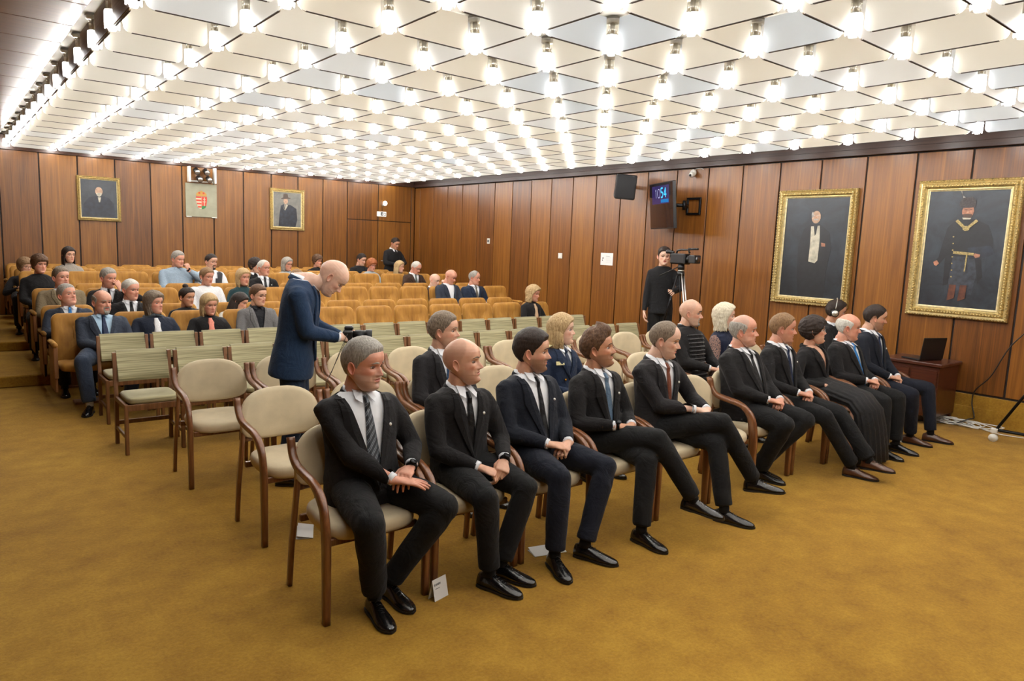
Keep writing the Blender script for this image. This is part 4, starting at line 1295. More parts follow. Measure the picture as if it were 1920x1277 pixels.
    if top_kind in ('suit', 'blazer'):
        # lapels
        for s in (-1, 1):
            lb = MB(); A_, B_ = [], []
            zs = np.linspace(z0v - .006, .945 * L, 15)
            for i, z in enumerate(zs):
                q = (z - z0v) / (.945 * L - z0v); wi = w1v * max(0, (z - z0v) / (z1v - z0v))
                lw = interp(q, [0, .15, .62, .70, .72, .80, 1.0], [.008, .028, .066, .072, .050, .052, .030]) * o.get('lapel', 1.0)
                xi, xo = wi - .004, wi + lw
                yi = torso_front(o, xi, z, L) - .013; yo = torso_front(o, xo, z, L) - .013
                ym = torso_front(o, (xi + xo) / 2, z, L) - .018
                A_.append([Vector((s * xi, yi + .010, z)), Vector((s * xi, yi - .001, z)), Vector((s * (xi + xo) / 2, ym - .001, z)), Vector((s * xo, yo - .001, z)), Vector((s * xo, yo + .010, z))])
            R = [[TT @ p for p in r] for r in A_]
            lb.rings(R, 0, False, close=True)
            lo_ = lb.build('lapel', jm, jo)
        # jacket collar round the back of the neck
        cb = MB(); pts = []
        for a in np.linspace(-2.25, 2.25, 17):
            rx, ry = (.078 if not fem else .066), .076
            zz = 1.0 * L + .012 - .020 * (abs(a) / 2.25) ** 2 * 2.2
            pts.append(TT @ Vector((rx * math.sin(a), .016 + ry * math.cos(a) * (1 if math.cos(a) > 0 else .85), zz)))
        cb.tube(pts, [(.005, .020)] * len(pts), 8, 0, True, up=(0, 0, 1)); cb.build('collar', jm, jo)
        if o.get('button', True):
            bb = MB(); z = z0v - .012; bb.sphere(TT @ Vector((.006, torso_front(o, 0, z, L) - .006, z)), .008, 8, 5); bb.build('button', M_black, jo)
        if o.get('pin'):
            q = .66; z = z0v + q * (.945 * L - z0v); xx = w1v * (z - z0v) / (z1v - z0v) + .034
            MB().sphere(TT @ Vector((xx, torso_front(o, xx, z, L) - .017, z)), .009, 8, 6).build('lapel_pin', M_offwhite, jo)
    # shirt collar and tie
    if o.get('collar', top_kind in ('suit', 'vest')):
        cm = o.get('shirt', SHW); cb = MB(); R = []
        for (zz, rr_, th) in ((-.012, .066, 0), (.030, .061, 0), (.033, .064, 0), (-.010, .070, 0)):
            ring = []
            for j in range(24):
                a = 2*PI*j/24; cf = max(0, math.cos(a))
                ring.append(TT @ Vector((rr_ * (1 if not fem else .82) * math.sin(a), .016 - rr_ * (1 if not fem else .82) * 1.04 * math.cos(a), L + zz - .022 * cf)))
            R.append(ring)
        R.append(R[0])
        cb.rings(R, 0, True, (False, False))
        for s in (-1, 1):
            yn = .016 - .070
            p = [Vector((s * .004, yn - .006, L + .004)), Vector((s * .048, yn + .020, L + .014)), Vector((s * .058, torso_front(o, .058, L * .93, L) - .014, L * .93)), Vector((s * .034, torso_front(o, .034, L * .87, L) - .020, L * .885))]
            cb.poly([TT @ v for v in p], TT.to_3x3() @ Vector((0, -.003, 0)))
        cb.build('shirt_collar', cm, root)
    if o.get('tie'):
        tb = MB(); R = []
        z_hi = L * .955; z_lo = o.get('tielen', .04) * L
        for q in np.linspace(0, 1, 14):
            z = z_hi + (z_lo - z_hi) * q
            w_ = interp(q, [0, .03, .09, .12, .5, .9, .97, 1], [.013, .018, .0135, .016, .030, .038, .030, .004]) * o.get('tiew', 1.0)
            th = .013 if q < .1 else .007
            y_ = torso_front(o, 0, z, L, .011) - .004 - (.008 if q < .1 else 0) - .012 * math.exp(-((q - .04) / .05) ** 2)
            xs_ = o.get('tiex', 0) * q
            R.append([TT @ Vector((xs_ + u, y_ + v, z)) for u, v in ((-w_, 0), (-w_ * .5, -th), (w_ * .5, -th), (w_, 0), (0, .002))])
        tb.rings(R, 0, False); tb.build('necktie', o['tie'], root)
    if o.get('cuffs', top_kind == 'suit') and not o.get('nohands'):
        for s in (-1, 1):
            e, w_ = E[s], Wp[s]; d = (e - w_).normalized()
            MB().tube([w_ + d * .004, w_ + d * .03], [.031, .033], 16, 0, True).build('shirt_cuff', o.get('shirt', SHW), root)
    if o.get('watch') is not None:
        s = o['watch']; e, w_ = E[s], Wp[s]; d = (e - w_).normalized(); fd = Vector((-s * .6, -.2, .7))
        wb = MB(); wb.tube([w_ + d * -.002, w_ + d * -.020], [.0305, .0295], 16, 0, True)
        c = w_ + d * -.011; up_ = (Vector((s * .2, -.35, 1)) - d * Vector((s * .2, -.35, 1)).dot(d)).normalized()
        wb.cyl(c + up_ * .026, c + up_ * .036, .019, .019, 16)
        wb.build('wristwatch', M_blackm, root)
    if o.get('skirt'):
        sm = MB(); n = 72; R = []
        path = [((0, .03, .625), .185, .12), ((0, -.10, .600), .19, .105), ((0, -.26, .585), .20, .09), ((0, -.42, .555), .205, .085), ((0, -.50, .47), .21, .085), ((.02, -.525, .33), .215, .09), ((.03, -.54, .17), .225, .10), ((.03, -.55, .04), .235, .11)]
        for i, (c, a, b) in enumerate(path):
            c = Vector(c); t = (Vector(path[min(i+1, len(path)-1)][0]) - Vector(path[max(i-1, 0)][0])).normalized()
            sd = Vector((1, 0, 0)); u = sd.cross(t).normalized(); amp = .10 * min(1, i / 4)
            R.append([c + sd * (a * math.cos(h) * (1 + amp * math.cos(18 * h + math.sin(3 * h)) * .5)) + u * (b * math.sin(h) * (1 + amp * math.cos(18 * h + math.sin(3 * h)))) for h in [2*PI*j/n for j in range(n)]])
        sm.rings(R, 0, True); sm.build('pleated_skirt', o.get('skm', C_('black_pleated_cloth', (20, 19, 20), rough=.7)), root)
    if top_kind == 'hussar':
        for i in range(12):
            z = (.06 + .072 * i) * L
            pts = [TT @ Vector((xx, torso_front(o, xx, z, L) - .010, z)) for xx in np.linspace(-.115, .115, 13)]
            MB().tube(pts, [.0052] * 13, 6, 0, True).build('braid', M_braid, jo)
    if top_kind in ('hussar', 'uniform_') or o.get('stand_collar'):
        cb = MB(); R = []
        for zz, r_ in ((-.014, .070), (.030, .062), (.032, .066), (-.012, .075)):
            R.append([TT @ Vector((r_ * math.sin(a), .016 - r_ * 1.04 * math.cos(a), L + zz - .014 * max(0, math.cos(a)))) for a in [2*PI*j/24 for j in range(24)]])
        cb.rings(R + [R[0]], 0, True, (False, False)); cb.build('collar', jm, root)
        R = [[TT @ Vector((r_ * math.sin(a), .016 - r_ * 1.04 * math.cos(a), L + zz - .014 * max(0, math.cos(a)))) for a in [2*PI*j/24 for j in range(24)]] for zz, r_ in ((.02, .0605), (.038, .0605), (.038, .063), (.02, .063))]
        MB().rings(R + [R[0]], 0, True, (False, False)).build('white_collar_band', SHW, root)
    if o.get('waistcoat'):
        vb = MB(); R = []; n = 36
        tt = [-.04, .05, .15, .25, .35, .45, .55, .65, .74, .82, .88, .92]
        rr2 = [[TT @ p for p in torso_ring(o, t, L, -.009, n)] for t in tt]
        fs = []
        for i in range(len(tt) - 1):
            for j in range(n):
                th = 2*PI*(j + .5)/n; tm_ = (tt[i] + tt[i+1]) / 2
                front = math.cos(th) > 0
                if tm_ > .30 and front and abs(math.sin(th)) < (tm_ - .30) * .75: continue
                if tm_ > .6 and abs(math.sin(th)) > .93: continue
                fs.append((i*n+j, i*n+(j+1) % n, (i+1)*n+(j+1) % n, (i+1)*n+j))
        vb.add([p for r in rr2 for p in r], fs, 0, True); vb.build('waistcoat', o['waistcoat'], root)
        MB().sphere(TT @ Vector((0, torso_front(o, 0, .22 * L, L) - .014, .22 * L)), .008, 8, 5).build('button', M_offwhite, root)
    if o.get('crew') and not o.get('collar'):
        R = [[TT @ Vector((r_ * math.sin(a), .014 - r_ * 1.05 * math.cos(a), L * .985 + zz - .016 * max(0, math.cos(a)))) for a in [2*PI*j/24 for j in range(24)]] for zz, r_ in ((-.012, .070), (.012, .066), (.012, .072), (-.012, .077))]
        MB().rings(R + [R[0]], 0, True, (False, False)).build('neckband', o.get('crewm', jm), root)
    if o.get('scarf'):
        R = []
        pts = [TT @ Vector((.085 * math.sin(a), .012 - .088 * math.cos(a), L * .97 + .012 * math.cos(3 * a))) for a in [2*PI*j/20 for j in range(21)]]
        MB().tube(pts, [(.024, .018)] * 21, 10, 0, True).build('scarf', o['scarf'], root)
    if o.get('blouse_front'):
        z_a, z_b = .15 * L, .90 * L
        R = [[TT @ Vector((s_ * w1 , torso_front(o, w1, z, L) - .004 + dy, z)) for s_, w1, dy in ((-1, hw, .006), (-1, hw * .5, -.008), (1, hw * .5, -.008), (1, hw, .006))] for z, hw in ((z_a, .03), (.5 * L, .04), (.75 * L, .035), (z_b, .02))]
        MB().rings(R, 0, True).build('blouse', o['blouse_front'], root)
    if o.get('necklace'):
        pts = [TT @ Vector((.062 * math.sin(a), .0, L * .98)) + (TT.to_3x3() @ Vector((0, -.066 * abs(math.cos(a)) - .004, -.085 * max(0, math.cos(a)) ** 1.5))) for a in np.linspace(-1.5, 1.5, 15)]
        MB().tube(pts, [.003] * 15, 6, 0, True).build('necklace', M_chrome, root)
    if o.get('uniform'):
        for s in (-1, 1):
            a = TT @ Vector((s * sx * .92, 0, stz + .062)); b = TT @ Vector((s * sx * .42, .004, stz + .085))
            MB().tube([a, b], [(.030, .005), (.026, .005)], 8, 0, False, up=(0, 0, 1), sq=.6).build('shoulder_board', M_goldbraid, root)
        zz = .66 * L
        pr = [TT @ Vector((xx, torso_front(o, abs(xx), z_, L) - .014, z_)) for xx, z_ in ((-.125, zz), (-.065, zz), (-.065, zz + .03), (-.125, zz + .03))]
        MB().poly(pr, TT.to_3x3() @ Vector((0, -.004, 0))).build('name_badge', M_goldbraid, root)
        for s in (-1, 1):
            for q in (.20, .38):
                MB().sphere(TT @ Vector((s * .05, torso_front(o, .05, q * L, L) - .013, q * L)), .011, 10, 6).build('button', M_gold, root)
    if o.get('earring'):
        for s in (-1, 1):
            pts = [HT @ Vector((s * .082, .0 + .013 * math.cos(a), .062 + .013 * math.sin(a))) for a in [2*PI*j/12 for j in range(13)]]
            MB().tube(pts, [.003] * 13, 6, 0, True).build('earring', M_offwhite, root)
    PINFO[root.name] = dict(TT=TT, HT=HT, L=L, S=S, E=E, W=Wp, o=o)
    return root
PINFO = {}
# ------------------------------------------------------------------ front row
YR = 3.25
XS = [1.60 + .5875 * k for k in range(11)]
FR = 'people seated in the front row'
def L_(kR, aR, tR, kL, aL, tL): return {-1: (kR, aR, tR), 1: (kL, aL, tL)}
front = [
 (0, dict(label='person with short grey hair, black suit and diagonally striped tie, in the nearest front-row chair', H=1.30, hx=.06, hy=30, hp=6, lean=8, skin='b', hair='short', hcol='grey', jac=BLK, tro=BLKT, tie=M_tiestripe,
    belly=.035, wide=1.06, fat=.5, hw=1.04, jaw=1.08, watch=1, pin=True, stub=(.75, 'faintgrey'), v0=.02, vw=.085, hands={-1: Vector((.02, -.30, .640)), 1: Vector((.15, -.24, .675)), 'dir': {-1: (.9, -.4, -.12), 1: (-.75, -.55, -.22)}, 'palm': {-1: (0, .1, -1), 1: (-.1, 0, -1)}}, hpose={-1: 'flat', 1: 'relax'},
    legs=L_((-.18, -.43, .50), (-.10, -.34, .11), (-.10, -1), (.24, -.42, .50), (.04, -.24, .10), (.05, -1)), tw=1.08)),
 (1, dict(label='shaven-headed person in black suit and black tie beside the one in the striped tie', H=1.27, hy=38, hp=-4, lean=4, hx=.09, skin='a', hair='buzz', hcol='sgrey', shade=.35, stub=(.45, None), jac=BLK, tro=BLKT, tie=M_tieblk, hw=.98, watch=1, pin=True, v0=.16, vw=.052,
    hands={-1: Vector((-.05, -.26, .600)), 1: Vector((.11, -.27, .625)), 'dir': {-1: (.75, -.6, -.3), 1: (-.62, -.6, -.5)}, 'palm': {-1: (.1, .2, -1), 1: (-.3, .2, -1)}}, hpose='curl', 
    legs=L_((-.13, -.43, .50), (-.10, -.44, .10), (.35, -1), (.15, -.42, .50), (.03, -.38, .10), (.45, -1)))),
 (2, dict(label='person with thick dark hair and stubble, navy suit, thin black tie, fingers interlaced', H=1.29, hy=44, hp=2, lean=11, skin='a', hair='thick', hcol='dark', jac=NAVY, tro=NAVT, tie=M_tieblk, tiew=.75, belly=.02, wide=1.04, fat=.3, pin=True, stub=(.75, 'brown'), hx=.05, v0=.05, vw=.07,
    hands=(.0, -.27, .635), hg=0, legs=L_((-.17, -.44, .52), (-.20, -.46, .10), (-.35, -1), (.20, -.44, .52), (.04, -.46, .10), (.40, -1)))),
 (3, dict(label='person with swept-up hair, moustache and slate blue tie, one leg crossed over the other', H=1.27, hy=38, hp=-8, lean=9, skin='c', hair='quiff', hcol='brown', jac=BLK, tro=BLKT, tie=M_tieslate, watch=-1, pin=True, beard=('brown', 'mous'), bthick=.003, stub=(.55, 'brown'), shade=.75, shade_sides=True, hx=.05, v0=.05, vw=.055, hw=.97,
    hands=(.0, -.25, .665), gap=.07, hpose='relax', legs=L_((.05, -.46, .635), (.24, -.62, .26), (.45, -1, -.12), (-.02, -.44, .50), (-.10, -.50, .10), (.0, -1)), tro_cross=1)),
 (4, dict(label='person in charcoal suit and rust brown tie, legs crossed, beside the empty front-row chair', H=1.31, hy=31, hp=10, lean=4, skin='d', hair='receding', hcol='gbrown', shade=.5, stub=(.25, None), hx=.05, jac=CHAR, tro=BLKT, tie=M_tiebr, pin=True, v0=.12, vw=.060, wide=1.05,
    hands=(.12, -.33, .705), gap=.06, hpose='relax', legs=L_((.14, -.46, .655), (.36, -.60, .25), (.75, -1, .02), (.10, -.45, .51), (.06, -.58, .10), (.35, -1)))),
 (6, dict(label='broad person with bald crown and grey sides, black tie, ankles tucked under the chair', H=1.31, hy=29, hp=-2, lean=9, skin='b', hair='horseshoe', hcol='grey', jac=BLK, tro=BLKT, tie=M_tieblk, stub=(.2, 'grey'), shade=.5, belly=.07, wide=1.12, fat=.8, hw=1.04, jaw=1.08, v0=.10, vw=.062,
    hands=(.02, -.31, .65), legs=L_((-.11, -.45, .51), (-.05, -.24, .10), (.2, -1), (.20, -.45, .51), (.02, -.18, .10), (.1, -1)), tw=1.1)),
 (7, dict(label='person with short fair hair and dark blue tie, legs stretched out, brown shoes crossed', H=1.31, hy=35, hp=4, lean=10, skin='b', hair='crop', hcol='lbrown', shade=.6, shade_sides=True, stub=(.3, 'fair'), jac=BLK, tro=BLKT, tie=M_tienavy, pin=True, v0=.10, vw=.062, shoem=M_leatherb,
    hands=(-.06, -.28, .65), legs=L_((-.08, -.45, .50), (.12, -.62, .10), (.30, -1), (.16, -.45, .50), (.20, -.72, .16), (-.05, -1, .1)))),
 (8, dict(label='person with short dark hair and glasses in black blazer and long black pleated skirt', H=1.25, hy=38, hp=-6, lean=12, fem=True, skin='a', hair='pixie', hcol='dark', jac=BLK, top='blazer', inner='skin', inname='neckline', collar=False, glasses='light', v0=.30, vw=.055, nolegs=True, skirt=True,
    hands=(-.05, -.20, .64))),
 (9, dict(label='person with bald head and white fringe, black suit and bright sky blue tie', H=1.27, hy=31, hp=4, lean=10, skin='b', hair='horseshoe', hcol='white', jac=BLK, tro=BLKT, tie=M_tiebl, belly=.05, wide=1.1, fat=.8, hw=1.03, v0=.12, vw=.065,
    hands=(-.02, -.28, .65), legs=L_((-.16, -.44, .51), (-.20, -.48, .10), (-.05, -1), (.14, -.44, .51), (.10, -.48, .10), (.05, -1)))),
 (10, dict(label='person with cropped dark hair, navy suit and brown shoes, last in the front row', H=1.35, hy=34, hp=8, lean=9, skin='a', hair='crop', hcol='dark', jac=NAVY, tro=NAVT, tie=M_tienavy, v0=.06, vw=.058, shoem=M_leatherb, pin=True, stub=(.6, 'brown'), shade=.8, shade_sides=True, hx=-.05,
    hands=(-.04, -.27, .64), legs=L_((-.10, -.44, .51), (.02, -.42, .10), (.1, -1), (.32, -.42, .53), (.30, -.50, .10), (.35, -1)))),
]
for idx, o in front:
    o['near'] = True; o['group'] = FR; o['seed'] = idx * 7 + 3
    if o.pop('hair_none', False): o['hair'] = 'bald'
    person(XS[idx] + o.get('hx', .0) + (.0 if idx < 6 else .02), YR + (.04 if idx > 5 else 0), 0, 0, o)

# ------------------------------------------------------------------ second row
YB = 4.27
B2 = 'people seated in the second row'
M_bluetie2 = C_('steel_blue_tie_silk', (46, 74, 108), rough=.5)
person(2.83, YB, 0, 0, dict(near=True, group=B2, label='person with short greying hair, dark suit and steel blue tie, second row', H=1.30, hy=44, hp=0, lean=8, skin='a', hair='short', hcol='gbrown', shade=.6, shade_sides=True, stub=(.35, None), jac=CHAR, tro=BLKT, tie=M_bluetie2, v0=.1, vw=.058, seed=41))
person(4.0, YB, 0, 0, dict(near=True, group=B2, label='person with a dark blonde bob in a navy dress uniform with shoulder braid', H=1.25, hy=42, hp=-2, lean=8, fem=True, skin='d', hair='bob', hcol='blonde', jac=C_('uniform_navy', (24, 36, 58)), tro=NAVT, tie=C_('uniform_tie', (34, 46, 68), rough=.6), tielen=.35, v0=.42, vw=.05, uniform=True, seed=42))
person(5.70, YB, 0, 0, dict(near=True, group=B2, label='shaven-headed person with grey goatee, high-collared black braided jacket', H=1.35, hy=33, hp=4, lean=8, skin='a', hair='buzz', hcol='sgrey', shade=.3, stub=(.4, 'grey'), top='hussar', collar=False, cuffs=True, jac=BLK, tro=BLKT, belly=.02, wide=1.08, beard=('grey', 'goatee'), bthick=.003, browmat=HAIR['dark'], brow=1.4, seed=43,
   hands=(.06, -.30, .70)))
person(6.30, YB, 0, 0, dict(near=True, group=B2, label='person with platinum blonde hair in a navy blouse with lace sleeves', H=1.28, hy=34, hp=-6, lean=8, fem=True, skin='d', hair='wavy', hcol='plat', top='blouse', collar=False, crew=True, crewm=NAVT, jac=C_('navy_blouse', (20, 26, 46)), tro=NAVT, seed=44, lace=True))
# the seated technician by the wall
place_armchair(8.20, 4.10, 'cream armchair by the wall under the person wearing headphones', 'cream armchair by the wall', 0.15)
hp_root = person(8.22, 4.12, 0, 10, dict(near=True, label='person in dark suit with large silver headphones, seated by the right wall', H=1.31, hy=22, hp=8, lean=6, skin='c', hair='thick', hcol='dark', jac=BLK, tro=BLKT, tie=M_tieblk, seed=45, hands=(.0, -.30, .66)))
HTq = PINFO[hp_root.name]['HT']
pts = [HTq @ Vector((.092 * math.sin(a), .018, .125 + .128 * math.cos(a))) for a in np.linspace(-1.45, 1.45, 17)]
hph = MB().tube(pts, [(.012, .005)] * 17, 8, 0, True).build('headphones', M_chrome, None)
hph.parent = hp_root
for s in (-1, 1):
    MB().cyl(HTq @ Vector((s * .080, .015, .100)), HTq @ Vector((s * .108, .015, .100)), .046, .042, 20).cyl(HTq @ Vector((s * .108, .015, .100)), HTq @ Vector((s * .111, .015, .100)), .035, .034, 20, mi=1).build('ear_cup', [M_black, M_chrome], hph)

# ------------------------------------------------------------------ standing people
phot = dict(near=True, sit=False, label='standing bald person in a blue suit looking down at the camera in both hands', H=1.665, hy=4, hp=48, lean=-7, skin='d', hair='buzz', hcol='stub', shade=.22, jac=BLUEN, tro=C_('blue_trouser_wool', (22, 36, 56)), tie=C_('brown_grey_tie', (84, 62, 54), rough=.6), v0=.06, vw=.055, hipz=.90, wide=1.18, seed=51,
   hf=.085, hdz=-.055, topk=.72, tz=-.17, hands={-1: Vector((-.075, -.34, 1.085)), 1: Vector((.085, -.35, 1.075)), 'dir': {-1: (.35, -.9, .1), 1: (-.35, -.9, 0)}, 'palm': {-1: (.9, .1, -.3), 1: (-.85, .0, .4)}}, hpose='curl', pole=(.6, .9, -.4),
   legs={-1: ((-.10, -.02, .49), (-.11, .04, .10), (-.15, -1)), 1: ((.10, -.04, .49), (.11, .0, .10), (.15, -1))})
pr_ = person(1.97, 4.98, 0, 62, phot)
cm_ = person(8.36, 6.86, 0, -46, dict(near=True, sit=False, label='standing person with a dark fringe in a black sweater beside the video camera', H=1.86, hy=6, hp=4, lean=2, skin='d', hair='thick', hcol='dark', top='sweater', collar=False, crew=True, cuffs=False, jac=C_('black_knit', (22, 22, 24)), tro=BLKT, seed=52, hipz=.97,
   hands={-1: Vector((-.24, -.06, .90)), 1: Vector((.12, -.33, 1.22)), 'dir': {-1: (.0, -.2, -1), 1: (0, -1, .2)}, 'palm': {-1: (1, 0, 0), 1: (-.7, 0, -.7)}}, hpose='relax', pole=(.7, .7, 0)))
bk_ = person(8.10, 14.52, LEV[2], 8, dict(sit=False, label='standing person in black sweater and white collar by the back door, looking down', H=1.62, hy=4, hp=24, lean=-3, skin='c', hair='crop', hcol='dark', top='sweater', jac=C_('black_knit', (22, 22, 24)), collar=True, cuffs=True, tro=BLKT, seed=53, hipz=.86, wide=1.08,
   hands={-1: Vector((-.07, -.27, 1.02)), 1: Vector((.08, -.27, 1.03)), 'dir': {-1: (.8, -.5, .1), 1: (-.8, -.5, .1)}, 'palm': {-1: (0, .3, -1), 1: (0, .3, -1)}}, pole=(.9, .5, -.3)))

